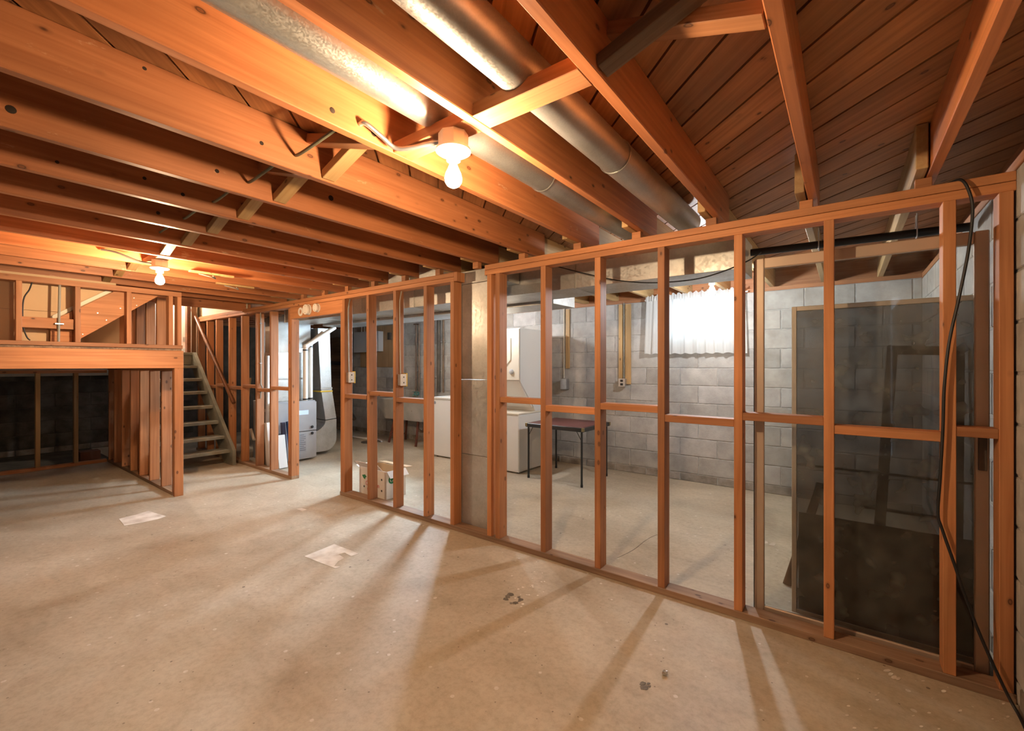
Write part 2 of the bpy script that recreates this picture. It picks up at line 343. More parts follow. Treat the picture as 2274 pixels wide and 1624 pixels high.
def beam(name, a, b, w, d, mat, parent=None, up=(0, 0, 1), c=0.002):
    """bar from a to b: w across, d along 'up'; local X is the length"""
    a, b = Vector(a), Vector(b); X = (b - a).normalized(); Z = Vector(up); Z = (Z - X * Z.dot(X)).normalized(); Y = Z.cross(X)
    o = link(name, boxmesh((b - a).length, w, d, c, mat), parent, (a + b) / 2)
    o.rotation_euler = Matrix((X, Y, Z)).transposed().to_euler(); return o
def tube(name, pts, r, mat, parent=None, seg=8, smooth_pts=True, rnd=None):
    P = [Vector(p) for p in pts]
    if smooth_pts and len(P) > 2:
        Q = []
        for i in range(len(P) - 1):
            p0 = P[max(i - 1, 0)]; p1 = P[i]; p2 = P[i + 1]; p3 = P[min(i + 2, len(P) - 1)]
            for k in range(5):
                t = k / 5; t2 = t * t; t3 = t2 * t
                Q.append(0.5 * ((2 * p1) + (p2 - p0) * t + (2 * p0 - 5 * p1 + 4 * p2 - p3) * t2 + (3 * p1 - p0 - p2 * 1 - 2 * p1 + 2 * p1 - 2 * p1 + p1 * 0 + p3 - 2 * p2 + 0 * p3) * 0 + (-p0 + 3 * p1 - 3 * p2 + p3) * t3))
        Q.append(P[-1]); P = Q
    org = P[0].copy(); bm = bmesh.new(); rings = []
    T0 = (P[1] - P[0]).normalized(); n = T0.orthogonal().normalized()
    for i, p in enumerate(P):
        T = (P[min(i + 1, len(P) - 1)] - P[max(i - 1, 0)]).normalized()
        n = (n - T * n.dot(T)).normalized(); bn = T.cross(n)
        rings.append([bm.verts.new(p - org + (n * math.cos(2 * PI * k / seg) + bn * math.sin(2 * PI * k / seg)) * r) for k in range(seg)])
    for a, b in zip(rings, rings[1:]):
        for k in range(seg): bm.faces.new([a[k], a[(k + 1) % seg], b[(k + 1) % seg], b[k]])
    bm.faces.new(rings[0][::-1]); bm.faces.new(rings[-1])
    return from_bm(name, bm, mat, parent, org, smooth=True)
def lathe(name, prof, mat, parent=None, loc=(0, 0, 0), seg=24, axis='Z', close=True):
    bm = bmesh.new(); rings = []
    for r, z in prof:
        if r < 1e-5:
            rings.append([bm.verts.new((0, 0, z))])
        else: rings.append([bm.verts.new((r * math.cos(2 * PI * k / seg), r * math.sin(2 * PI * k / seg), z)) for k in range(seg)])
    for a, b in zip(rings, rings[1:]):
        for k in range(seg):
            k2 = (k + 1) % seg
            if len(a) == 1 and len(b) == 1: continue
            if len(a) == 1: bm.faces.new([a[0], b[k], b[k2]])
            elif len(b) == 1: bm.faces.new([a[k], a[k2], b[0]])
            else: bm.faces.new([a[k], a[k2], b[k2], b[k]])
    if close:
        for rg in (rings[0], rings[-1]):
            if len(rg) > 1: bm.faces.new(rg)
    if axis == 'Y': bmesh.ops.rotate(bm, verts=bm.verts, cent=(0, 0, 0), matrix=Matrix.Rotation(PI / 2, 3, 'X'))
    if axis == 'X': bmesh.ops.rotate(bm, verts=bm.verts, cent=(0, 0, 0), matrix=Matrix.Rotation(PI / 2, 3, 'Y'))
    return from_bm(name, bm, mat, parent, loc, smooth=True)
def prism(name, poly, plane, d0, d1, mat, parent=None, smooth=False):
    """poly: 2D points; plane 'x' -> (y,z) extruded along x; 'y' -> (x,z) along y; 'z' -> (x,y) along z"""
    cu = sum(p[0] for p in poly) / len(poly); cv = sum(p[1] for p in poly) / len(poly); cd = (d0 + d1) / 2
    def P(u, v, d):
        u -= cu; v -= cv; d -= cd
        return {'x': (d, u, v), 'y': (u, d, v), 'z': (u, v, d)}[plane]
    org = {'x': (cd, cu, cv), 'y': (cu, cd, cv), 'z': (cu, cv, cd)}[plane]
    bm = bmesh.new(); a = [bm.verts.new(P(u, v, d0)) for u, v in poly]; b = [bm.verts.new(P(u, v, d1)) for u, v in poly]
    bm.faces.new(a); bm.faces.new(b[::-1]); n = len(poly)
    for i in range(n): bm.faces.new([a[i], a[(i + 1) % n], b[(i + 1) % n], b[i]])
    return from_bm(name, bm, mat, parent, org, smooth=smooth)
def text(name, body, size, mat, parent, loc, rot, depth=0.0006):
    cu = bpy.data.curves.new(name, 'FONT'); cu.body = body; cu.size = size; cu.extrude = depth; cu.align_x = 'CENTER'; cu.align_y = 'CENTER'
    tmp = bpy.data.objects.new(name, cu); COL.objects.link(tmp)
    dg = bpy.context.evaluated_depsgraph_get(); me = bpy.data.meshes.new_from_object(tmp.evaluated_get(dg))
    bpy.data.objects.remove(tmp, do_unlink=True); me.materials.clear(); me.materials.append(mat)
    o = link(name, me, parent, loc); o.rotation_euler = rot; return o

# ------------------------------------------------------------------ floor
XR, YB, ZJ, ZD = 0.53, 5.25, 2.13, 2.315     # right wall, back wall, joist underside, deck underside
floor = box('floor', -9.8, XR + 0.25, -3.2, YB + 0.25, -0.12, 0.0, floorM, c=0.001); tag(floor, kind='structure')
def blob(name, pts, mat, z=0.0012, jag=0.0, parent=floor):
    return prism(name, pts, 'z', 0.0002, z, mat, parent)
def floorpix(px, py):
    a = (px - CX) / F; t = H / ((py - CY) / F); R = (math.cos(TH), math.sin(TH)); W = (-math.sin(TH), math.cos(TH))
    return ((a * R[0] + W[0]) * t, (a * R[1] + W[1]) * t)
def at(px, py, x=None, y=None, z=None):
    a = (px - CX) / F; b = (CY - py) / F
    d = Vector((a * math.cos(TH) - math.sin(TH), a * math.sin(TH) + math.cos(TH), b))
    t = x / d.x if x is not None else y / d.y if y is not None else (z - H) / d.z
    return Vector((0, 0, H)) + d * t
blob('skim_patch', [floorpix(*p) for p in [(264, 1153), (300, 1144), (330, 1135), (345, 1140), (369, 1147), (352, 1153), (318, 1161), (276, 1168), (270, 1160)]], patchM)
blob('skim_patch', [floorpix(*p) for p in [(676, 1236), (742, 1209), (797, 1230), (780, 1236), (765, 1228), (752, 1232), (764, 1240), (750, 1248), (742, 1258), (757, 1259), (745, 1263), (715, 1252)]], patchM)
blob('skim_patch', [floorpix(*p) for p in [(659, 1131), (670, 1129), (681, 1132), (672, 1136)]], patchM)
for c, r, seed, gap in (((1140, 1330), 17, 3, True), ((1433, 1525), 12, 5, False)):
    rr = random.Random(seed)
    for q in range(16):
        a0 = rr.random() * 2 * PI; d = r * (0.75 + 0.35 * rr.random() if gap else rr.random() ** 0.5)
        cx_, cy_ = c[0] + d * math.cos(a0), c[1] + 0.6 * d * math.sin(a0); q0 = 2.5 + 5.5 * rr.random()
        blob('oil_stain', [floorpix(cx_ + q0 * (0.6 + 0.5 * rr.random()) * math.cos(2 * PI * k / 11), cy_ + 0.55 * q0 * (0.6 + 0.5 * rr.random()) * math.sin(2 * PI * k / 11)) for k in range(11)], oilM, 0.0010 + 0.00002 * q)
tag(from_bm('foil_scrap', (lambda bm: (bmesh.ops.create_icosphere(bm, subdivisions=2, radius=0.012), [setattr(v, 'co', v.co * (0.5 + random.random())) for v in bm.verts], bm)[-1])(bmesh.new()), foilM, None, (*floorpix(1477, 1500), 0.011)), 'crumpled scrap of silver foil on the bare concrete floor', 'scrap')
rr = random.Random(11)
def fleck(px, py, q):
    blob('paint_fleck', [floorpix(px + q * (0.6 + 0.6 * rr.random()) * math.cos(2 * PI * k / 7), py + 0.5 * q * (0.6 + 0.6 * rr.random()) * math.sin(2 * PI * k / 7)) for k in range(7)], patchM, 0.0011)
for k in range(22): fleck(rr.gauss(1178, 22), rr.gauss(1300, 24), 1.0 + 2.6 * rr.random())
for k in range(46): fleck(rr.uniform(1880, 2240), rr.uniform(1450, 1620), 1.5 + 4.5 * rr.random() ** 2)
for p in ((1985, 1505), (1978, 1498), (1995, 1508), (1970, 1490), (1700, 1205), (1715, 1209)): fleck(*p, 8)
# hairline crack in the laundry slab
tube('crack', [(*floorpix(*p), 0.0004) for p in [(1370, 1240), (1395, 1228), (1412, 1218), (1428, 1205), (1445, 1194), (1460, 1188)]], 0.0016, oilM, floor, seg=4)

# ------------------------------------------------------------------ block walls
def block_wall(name, axis, face, depth, u0, u1, ztop, z0=0.09, phase=0.0, sign=1, holes=(), visible=None, mat=blockM, mort=None):
    mortarM = mort or MATS['mortar']
    """axis 'x': wall runs along x with its face at y=face; blocks are parts of the wall, set proud of the mortar"""
    if axis == 'x': core = box(name, u0, u1, face + sign * 0.006, face + sign * depth, 0, ztop, mortarM, None, 0.001) if not holes else None
    else: core = box(name, face + sign * 0.006, face + sign * depth, u0, u1, 0, ztop, mortarM, None, 0.001)
    if core is None:
        core = empty(name, (0, 0, 0)); segs = [u0] + [v for h in sorted(holes) for v in (h[0], h[1])] + [u1]
        for i in range(0, len(segs) - 1, 2): box('mortar_bed', segs[i], segs[i + 1], face + sign * 0.006, face + sign * depth, 0, ztop, mortarM, core, 0.001)
        for h in holes:
            box('mortar_bed', h[0], h[1], face + sign * 0.006, face + sign * depth, 0, h[2], mortarM, core, 0.001)
            if h[3] < ztop - 0.01: box('mortar_bed', h[0], h[1], face + sign * 0.006, face + sign * depth, h[3], ztop, mortarM, core, 0.001)
    tag(core, kind='structure')
    LB, HB, J, D = 0.40, 0.20, 0.011, 0.05
    def put(a, b, c, d, m):
        if b - a < 0.03 or d - c < 0.02: return
        if visible and not visible((a + b) / 2, (c + d) / 2): return
        if axis == 'x': box('block', a, b, face, face + sign * D, c, d, m, core, 0.003)
        else: box('block', face, face + sign * D, a, b, c, d, m, core, 0.004)
    rows = [(0.0, z0)] + [(z0 + HB * i, z0 + HB * (i + 1)) for i in range(int((ztop - z0) / HB + 0.001))]
    for r, (a, b) in enumerate(rows):
        off = phase + (LB / 2 if r % 2 else 0.0); u = u0 + off - LB
        while u < u1:
            s, e = max(u + J / 2, u0), min(u + LB - J / 2, u1)
            if e > s:
                spans = [(s, e)]
                for h in holes:
                    if a < h[3] - 0.02 and b > h[2] + 0.02:
                        ns = []
                        for p, q in spans:
                            if q <= h[0] or p >= h[1]: ns.append((p, q))
                            else:
                                if p < h[0]: ns.append((p, h[0]))
                                if q > h[1]: ns.append((h[1], q))
                        spans = ns
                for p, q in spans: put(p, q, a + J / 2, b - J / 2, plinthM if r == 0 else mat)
            u += LB
    return core
W1 = (-1.72, -0.90, 1.60, 2.09); W2 = (-5.05, -4.15, 1.49, 2.09)
wb = block_wall('wall_back', 'x', YB, 0.2, -9.6, XR, 2.09, holes=(W1, W2), phase=0.07)
wr = block_wall('wall_right', 'y', XR, 0.2, -3.2, YB + 0.2, 2.09, phase=0.13, visible=lambda u, z: u > 0.3)
box('sill_plate', -9.6, XR, YB, YB + 0.14, 2.09, ZJ, wx, wb); box('rim_joist', -9.6, XR + 0.14, YB + 0.101, YB + 0.14, ZJ, ZD + 0.02, wx, wb)
box('sill_plate', XR, XR + 0.14, -3.2, YB + 0.14, 2.09, ZJ, wy, wr); box('rim_joist', XR + 0.101, XR + 0.14, -3.2, YB + 0.10, ZJ, ZD + 0.02, wy, wr)
wl = block_wall('wall_left', 'y', -9.6, 0.2, -3.2, YB, 2.09, sign=-1, mort=plain('dark mortar', (0.11, 0.10, 0.085), 0.95, var=0.3), visible=lambda u, z: -0.2 < u < 2.9 and z < 1.5, mat=block_mat('dark concrete block', (0.045, 0.042, 0.034), (0.13, 0.12, 0.10), 0.45))  # blocks and mortar coloured darker than on the other walls
box('dark_soil', -9.6, -8.19, -3.2, 1.60, 0.0002, 0.004, plain('damp dark soil', (0.10, 0.085, 0.06), 0.95, var=0.5, scale=4), floor, 0.0005)  # thin dark earth sheet over the slab behind the knee wall
box('rim_joist', -9.8, -9.6, -3.2, YB, 2.09, 2.4, wy, wl); box('pale_ledge', -9.598, -9.55, -0.6, 2.1, 1.16, 1.27, plain('whitewashed ledge', (0.45, 0.42, 0.36), 0.9, var=0.2), wl)
wf = block_wall('wall_front', 'x', -3.2, 0.2, -9.6, XR, 2.09, sign=-1, visible=lambda u, z: False)
box('rim_joist', -9.6, XR, -3.4, -3.2, 2.09, 2.4, wx, wf)

# windows in the back wall
def window(n, W):
    r = empty('window_%d' % n, ((W[0] + W[1]) / 2, YB + 0.1, W[2]), kind='structure')
    x0, x1, z0, z1 = W; t = 0.045; y0, y1 = YB + 0.08, YB + 0.14
    for a in ((x0, x1, z0, z0 + t), (x0, x1, z1 - t, z1), (x0, x0 + t, z0 + t, z1 - t), (x1 - t, x1, z0 + t, z1 - t)): box('window_frame', a[0], a[1], y0, y1, a[2], a[3], whitewood, r)
    xm = (x0 + x1) / 2; box('mullion', xm - 0.02, xm + 0.02, y0, y1, z0 + t, z1 - t, whitewood, r)
    box('pane', x0 + t, xm - 0.02, YB + 0.108, YB + 0.112, z0 + t, z1 - t, winglass, r, 0.0005); box('pane', xm + 0.02, x1 - t, YB + 0.108, YB + 0.112, z0 + t, z1 - t, winglass, r, 0.0005)
window(1, W1); window(2, W2)

# ------------------------------------------------------------------ ceiling: diagonal deck boards on joists
STW = (-8.3, -6.42, 1.62, 2.56)          # stairwell opening
ceiling = empty('ceiling', (0, 0, ZD), kind='structure')
def slab(x0, x1, y0, y1): box('light_block_slab', x0, x1, y0, y1, ZD + 0.021, ZD + 0.06, deckw, ceiling, 0.001)  # slab above the deck boards, added to block light
slab(-6.42, XR + 0.2, -3.4, YB + 0.2); slab(-9.8, -6.42, -3.4, STW[2]); slab(-9.8, -6.42, STW[3], YB + 0.2)
def clip(poly, x0, x1, y0, y1):
    def cut(p, f, g):
        out = []
        for i in range(len(p)):
            a, b = p[i], p[(i + 1) % len(p)]; fa, fb = f(a), f(b)
            if fa >= 0: out.append(a)
            if (fa >= 0) != (fb >= 0): t = fa / (fa - fb); out.append((a[0] + (b[0] - a[0]) * t, a[1] + (b[1] - a[1]) * t))
        return out
    for f in (lambda p: p[0] - x0, lambda p: x1 - p[0], lambda p: p[1] - y0, lambda p: y1 - p[1]):
        poly = cut(poly, f, None)
        if len(poly) < 3: return []
    return poly
DA = math.radians(180 - 45 + 1.5); dx, dy = math.cos(DA), math.sin(DA); nx, ny = -dy, dx; BW = 0.143
def deck(x0, x1, y0, y1):
    cs = [(x, y) for x in (x0, x1) for y in (y0, y1)]; o0 = min(x * nx + y * ny for x, y in cs); o1 = max(x * nx + y * ny for x, y in cs)
    k = math.floor(o0 / BW)
    while k * BW < o1:
        a, b = k * BW + 0.005, (k + 1) * BW - 0.005; q = 30
        p = clip([(nx * a - dx * q, ny * a - dy * q), (nx * a + dx * q, ny * a + dy * q), (nx * b + dx * q, ny * b + dy * q), (nx * b - dx * q, ny * b - dy * q)], x0, x1, y0, y1)
        k += 1
        if len(p) < 3: continue
        # local X along the board so the grain follows it
        cx_, cy_ = sum(v[0] for v in p) / len(p), sum(v[1] for v in p) / len(p); bm = bmesh.new()
        loc = [((v[0] - cx_) * dx + (v[1] - cy_) * dy, (v[0] - cx_) * nx + (v[1] - cy_) * ny) for v in p]
        lo = [bm.verts.new((u, v, -0.01)) for u, v in loc]; hi = [bm.verts.new((u, v, 0.01)) for u, v in loc]
        bm.faces.new(lo); bm.faces.new(hi[::-1])
        for i in range(len(p)): bm.faces.new([lo[i], lo[(i + 1) % len(p)], hi[(i + 1) % len(p)], hi[i]])
        o = from_bm('plank', bm, deckw, ceiling, (cx_, cy_, ZD + 0.01 + random.uniform(0, 0.0015))); o.rotation_euler = (0, 0, DA)
deck(-6.42, XR + 0.1, -1.0, YB + 0.1); deck(-9.6, -6.42, STW[3], YB + 0.1)
JX = [0.275, -0.15, -0.585, -1.01, -1.414, -1.865, -2.313, -2.736, -3.176, -3.63, -4.07, -4.51, -4.95, -5.39, -5.83, -6.20]
for i, x in enumerate(JX):
    box('joist', x, x + 0.038, -3.2, 2.84, ZJ, ZD, jy, ceiling, 0.003)
    box('joist', x - 0.045, x - 0.006, 2.47, YB + 0.1, ZJ, ZD, piney, ceiling, 0.003)
    if x > -5.3: box('shim', x - 0.035, x + 0.02, 2.60, 2.645, 2.0805, ZJ, wx, ceiling)
for x in (-6.66, -7.1, -7.54, -7.98, -8.42, -8.86, -9.3):
    box('joist', x, x + 0.038, STW[3] + 0.1, YB + 0.1, ZJ, ZD, jy, ceiling, 0.003); box('joist', x, x + 0.038, -3.2, 1.5, ZJ, ZD, jy, ceiling, 0.003)
box('joist', -6.46, -6.42, 1.55, 2.66, 2.045, ZD, jy, ceiling, 0.003)     # dropped header over the stair
# bridging row
for a, b in zip(JX[1:], JX[:-1]):
    xl, xr = a + 0.038, b
    if a in (-1.414, -1.01): continue
    if a == -4.51 or xl > 0.2: continue
    y1_, y2_ = (1.14, 1.204) if a == -0.585 else (1.075, 1.005)
    beam('bridging', (xl, y1_, ZJ + 0.025), (xr, y1_, ZD - 0.03), 0.06, 0.038, pinex if a < -1.8 else greyx, ceiling)
    beam('bridging', (xr, y2_, ZJ + 0.025), (xl, y2_, ZD - 0.03), 0.06, 0.038, wx, ceiling)
box('blocking', -1.414 + 0.038, -1.01, 1.075, 1.165, ZJ, ZJ + 0.04, wx, ceiling); box('blocking', -1.01 + 0.038, -0.585, 1.075, 1.165, ZJ, ZJ + 0.045, wx, ceiling)
box('blocking', -4.51 + 0.038, -4.07, 1.05, 1.14, ZJ, ZJ + 0.04, wx, ceiling)
# holes bored in the joist faces
def bored(px, py, r):
    for x in JX:
        p = at(px, py, x=x + 0.038)
        if ZJ + 0.01 < p.z < ZD - 0.01 and x < -1.2:
            lathe('bored_hole', [(0, 0), (r, 0), (r * 0.9, 0.0008), (0, 0.0009)], holeM, ceiling, (x + 0.0381, p.y, p.z), 14, 'X'); return
for h in ((24, 243, 0.014), (738, 245, 0.010), (581, 318, 0.008), (482, 380, 0.009), (735, 440, 0.015), (127, 360, 0.007), (321, 396, 0.008), (406, 432, 0.009), (351, 473, 0.010), (541, 470, 0.006), (321, 152, 0.006), (830, 296, 0.012)): bored(*h)
# cable threaded through the joists
cab = tag(tube('ceiling_cable', [v for x0, x1 in zip(JX[4:9], JX[5:10]) for v in ((x0, 0.93, ZJ + 0.085), ((x0 + x1) / 2, 0.925, ZJ + 0.062), (x1 + 0.05, 0.93, ZJ + 0.06))], 0.0065, cableG), 'old grey green cable threaded through the ceiling joists beside the bridging', 'cable')
# round ducts
def round_duct(x, z, r, y0, y1, seams, label):
    e = empty('round_duct', (x, y0, z), label, 'duct', 'round heating ducts between the joists')
    ys = [y0] + seams + [y1]
    for i, (a, b) in enumerate(zip(ys, ys[1:])):
        rr = r - 0.0015 * (i % 2)
        lathe('pipe_section', [(rr, 0), (rr, b - a)], galvd, e, (x, b, z), 28, 'Y', close=True)
        if i: lathe('seam_ring', [(r + 0.001, 0), (r + 0.0035, 0.003), (r + 0.0035, 0.008), (r + 0.001, 0.011)], galvd, e, (x, a + 0.006, z), 28, 'Y', close=False)
round_duct(-1.17, 2.235, 0.072, -2.8, 2.93, [-0.6, 1.80], 'round galvanised duct above the bare bulb, between two joists')
round_duct(-0.80, 2.225, 0.072, -2.8, 2.93, [0.20, 1.80], 'round galvanised duct crossing above the flat blocking, in the bay without a bulb')

# ------------------------------------------------------------------ stud partition
sw = empty('stud_wall', (-2.2, 2.60, 0), 'open timber stud partition separating the main basement from the laundry', 'stud wall')
Y0, Y1 = 2.56, 2.649
def stud(x, z0=0.038, z1=2.004, w_=0.040, lean=0.0, mat=None):
    if lean: return beam('stud', (x + w_ / 2 + lean, (Y0 + Y1) / 2, z0), (x + w_ / 2, (Y0 + Y1) / 2, z1), Y1 - Y0, w_, wx, sw, up=(1, 0, 0))
    return box('stud', x, x + w_, Y0 + random.uniform(-0.002, 0.002), Y1, z0, z1, mat or wz, sw)
SR = [-2.165, -2.083, -1.684, -1.275, -0.873, -0.471, -0.085, 0.322, 0.483]
for x in SR: stud(x)
SL = [-2.553, -2.874, -3.277, -3.684, -4.085]
for x in SL[:3] + SL[4:]: stud(x, z1=1.995)
stud(-3.684, z1=1.995, lean=0.02)
stud(-4.122, z1=1.857, w_=0.036)
stud(-5.155, z1=1.857, w_=0.038); stud(-5.195, z1=1.985, w_=0.038)
SF = [-5.66, -6.04, -6.476, -6.885, -7.34, -7.678, -8.03]
for x in SF: stud(x, z1=1.985)
box('top_plate', -2.19, XR, Y0, Y1, 2.004, 2.041, wx, sw); box('top_plate', -2.19, XR, Y0, Y1, 2.043, 2.08, wx, sw)
box('top_plate', -8.1, -2.515, Y0, Y1, 1.995, 2.031, wx, sw); box('top_plate', -8.1, -2.515, Y0, Y1, 2.033, 2.069, wx, sw)
box('stud', -2.515, -2.477, Y0, Y1, 1.995, 2.069, wz, sw)
box('sole_plate', -4.125, XR, Y0 - 0.004, Y1 + 0.004, 0, 0.038, soleM, sw); box('sole_plate', -8.1, -5.117, Y0, Y1, 0, 0.038, soleM, sw)
box('door_header', -5.155, -4.086, Y0, Y0 + 0.04, 1.858, 1.992, wx, sw)
def nog(xa, xb, zt): box('nogging', xa, xb, Y0 + 0.002, Y1 - 0.002, zt - 0.040, zt, wx, sw)
for (a, b), z in zip(zip(SR[1:], SR[2:]), (1.088, 1.047, 1.084, 1.037, 1.075, 1.040, 1.068)): nog(a + 0.04, b, z)
for a, b, z in ((-4.045, -3.684, 1.032), (-3.63, -3.277, 1.073), (-3.237, -2.874, 1.032)): nog(a, b, z)
for (a, b), z in zip(zip(SF[1:] , SF), (1.03, 1.067, 1.035, 1.058, 1.03, 1.05)): nog(a + 0.04, b, z)
nog(-5.62, -5.195, 1.065)

# smoke alarm bodies on the door header
ring = empty('mounting_ring', (-4.905, Y0, 1.925), 'flat white plastic mounting ring screwed to the door header', 'ring')
lathe('ring', [(0.026, 0), (0.048, 0), (0.050, 0.004), (0.046, 0.010), (0.028, 0.010), (0.026, 0)], plasticM, ring, (-4.905, Y0 - 0.0005, 1.925), 28, 'Y', close=False)
def alarm(px, z, r, d, label):
    e = empty('smoke_alarm', (px, Y0, z), label, 'smoke alarm')
    lathe('base', [(0, 0), (r, 0), (r, 0.008), (r * 0.97, 0.010)], plasticM, e, (px, Y0 - 0.0005, z), 28, 'Y')
    lathe('body', [(r * 0.9, 0.0), (r * 0.92, 0.004), (r * 0.95, d - 0.006), (r * 0.88, d), (0, d)], plasticM, e, (px, Y0 - 0.010, z), 28, 'Y', close=False)
    for s in (-1, 1): lathe('screw', [(0, 0), (0.004, 0), (0.003, 0.002), (0, 0.002)], ironM, e, (px, Y0 - 0.0105 - d, z + s * r * 0.6), 8, 'Y')
alarm(-4.735, 1.935, 0.060, 0.035, 'larger white round smoke alarm on the door header, beside the ring')
alarm(-4.545, 1.940, 0.047, 0.030, 'smaller white round smoke alarm on the door header')

# receptacle boxes and their cables on the studs
def device(x, z, label, cl):
    e = empty('receptacle_box', (x, 2.60, z), label, 'outlet box')
    box('box_body', x, x + 0.045, 2.575, 2.635, z - 0.05, z + 0.05, steelM, e); box('cover', x + 0.045, x + 0.050, 2.572, 2.638, z - 0.053, z + 0.053, plasticM, e)
    for s in (-1, 1): box('outlet_slot', x + 0.050, x + 0.0515, 2.602, 2.612, z + s * 0.025 - 0.006, z + s * 0.025 + 0.006, blackM, e, 0.0003)
    box('side_flange', x, x + 0.05, 2.637, 2.650, z - 0.06, z + 0.06, yellowM, e)
    tag(tube('drop_cable', [(x + 0.008, 2.615, 2.0), (x + 0.008, 2.60, 1.93), (x + 0.006, 2.595, 1.85), (x + 0.006, 2.598, 1.5), (x + 0.006, 2.603, z + 0.056)], 0.006, cl), label.replace('metal outlet box', 'cable dropping to the outlet box'), 'cable')
device(-4.043, 1.20, 'metal outlet box on the stud at the doorway jamb', cableM); device(-3.236, 1.19, 'metal outlet box on the third stud from the doorway jamb', cableW)
e = empty('conduit_drop', (-5.995, 2.6, 1.0), 'grey cable clipped down a stud beside the furnace cartons', 'cable')
tube('cable', [(-5.992, 2.60, 2.0), (-5.992, 2.60, 1.86), (-5.992, 2.602, 1.2), (-5.985, 2.60, 1.08), (-5.975, 2.612, 1.04), (-5.985, 2.60, 0.98), (-5.992, 2.598, 0.90)], 0.008, cableM, e)
for z in (1.86, 1.35, 1.0): box('clip', -6.0, -5.982, 2.586, 2.614, z - 0.005, z + 0.005, steelM, e, 0.001)

# ------------------------------------------------------------------ platform (landing) and lower stair
pf = empty('stair_platform', (-5.4, 1.5, 0), 'orange timber framed stair platform with a low stud wall on top', 'platform')
PX = -5.38
box('rim_beam', PX - 0.04, PX, -1.0, 1.592, 1.293, 1.468, wy, pf, 0.003); box('deck_edge', PX - 0.06, PX - 0.012, -1.0, 1.58, 1.468, 1.489, greyx, pf)
box('sole_plate', PX - 0.089, PX, -1.0, 1.585, 1.489, 1.524, wy, pf); box('top_plate', PX - 0.089, PX, -1.0, 1.576, 2.012, 2.06, wy, pf)
for y in (0.10, 0.451, 0.798, 1.146, 1.469, 1.540): box('stud', PX - 0.089, PX, y, y + 0.035, 1.524, 2.012, wz, pf)
box('post', PX - 0.045, PX, 1.515, 1.592, 0.0, 1.293, wz, pf, 0.004); box('post', PX - 0.089, PX - 0.047, 1.52, 1.60, 0.038, 1.293, wz, pf)
box('post', PX - 0.089, PX, -1.0, -0.962, 0.0, 1.293, wz, pf); box('post', -8.1, -8.06, -1.0, -0.962, 0.0, 1.456, wz, pf)
box('sole_plate', -8.1, PX - 0.09, 1.52, 1.61, 0, 0.034, soleM, pf); box('top_plate', -8.1, PX - 0.09, 1.52, 1.61, 1.262, 1.30, wx, pf)
for x in (-8.013, -7.729, -7.354, -6.967, -6.575, -6.199, -5.795): box('stud', x - 0.04, x, 1.52, 1.61, 0.034, 1.262, wz, pf, 0.004)
for y in (-0.6, -0.2, 0.2, 0.6, 1.0): box('platform_joist', -8.1, PX - 0.041, y, y + 0.038, 1.30, 1.455, wx, pf)
for i in range(18):
    x0 = -8.1 + i * 0.151
    if x0 + 0.146 < PX - 0.04: box('deck_plank', x0, x0 + 0.146, -1.0, 1.60, 1.456, 1.476, deckw, pf)
for x in (-5.94, -6.32, -6.70, -7.10, -7.5): box('stud', x - 0.04, x, 1.515, 1.60, 1.477, 2.05, wz, pf, 0.004)
box('crosspiece', PX - 0.07, PX - 0.03, 0.487, 0.797, 1.635, 1.725, wy, pf)
# back knee wall under the platform
kn = empty('knee_stud_wall', (-8.1, 1.0, 0), 'low pale stud wall in the dark recess under the platform', 'stud wall')
box('sole_plate', -8.18, -8.09, -0.6, 1.515, 0, 0.038, wy, kn); box('top_plate', -8.18, -8.09, -0.6, 1.515, 1.22, 1.26, wy, kn)
for y in (0.10, 0.47, 0.844, 1.19): box('stud', -8.18, -8.09, y, y + 0.042, 0.038, 1.22, pinez, kn)
box('brick', -8.62, -8.42, 1.30, 1.51, 0, 0.12, plain('dull red brick', (0.20, 0.08, 0.05), 0.9, var=0.3), None); tag(bpy.context.scene.objects['brick'], 'dull red brick on the floor behind the low stud wall', 'brick')
# upper flight: stringer on the back of the platform studs, wallboard behind
uf = empty('upper_stringer', (-5.5, 1.0, 1.48), 'sloping orange stair stringer nailed behind the platform studs', 'stringer')
prism('stringer', [(0.66, 1.478), (0.745, 1.478), (1.462, 2.055), (1.13, 2.055), (0.66, 1.70)], 'x', -5.512, -5.474, wy, uf)
prism('plaster_strip', [(0.665, 1.712), (1.13, 2.063), (1.085, 2.063), (0.665, 1.748)], 'x', -5.522, -5.508, whitewood, uf)
for y, z in ((0.80, 1.66), (0.86, 1.60), (0.96, 1.80), (1.02, 1.74), (1.12, 1.86), (1.22, 1.97), (1.24, 1.90)): lathe('nail_head', [(0, 0), (0.006, 0), (0.005, 0.002), (0, 0.0025)], steelM, uf, (-5.4712, y, z), 8, 'X')
wbd = empty('wallboard', (-5.53, 0, 1.48), 'tan wallboard sheets behind the platform studs', 'wallboard')
prism('sheet', [(-1.0, 1.478), (0.62, 1.478), (0.62, 1.788), (-1.0, 1.788)], 'x', -5.545, -5.532, drywallM, wbd); prism('sheet', [(-1.0, 1.791), (1.10, 1.791), (1.10, 2.10), (-1.0, 2.10)], 'x', -5.545, -5.532, drywallM, wbd)
prism('sheet', [(0.62, 1.478), (0.70, 1.478), (1.10, 1.788), (0.62, 1.788)], 'x', -5.545, -5.532, drywallM, wbd)
box('sheet', -7.4, -7.38, -1.0, 1.50, 1.477, 2.12, drywallM, wbd)
cd = empty('conduit', (PX, 0.70, 1.52), 'thin grey conduit standing between the platform studs', 'conduit')
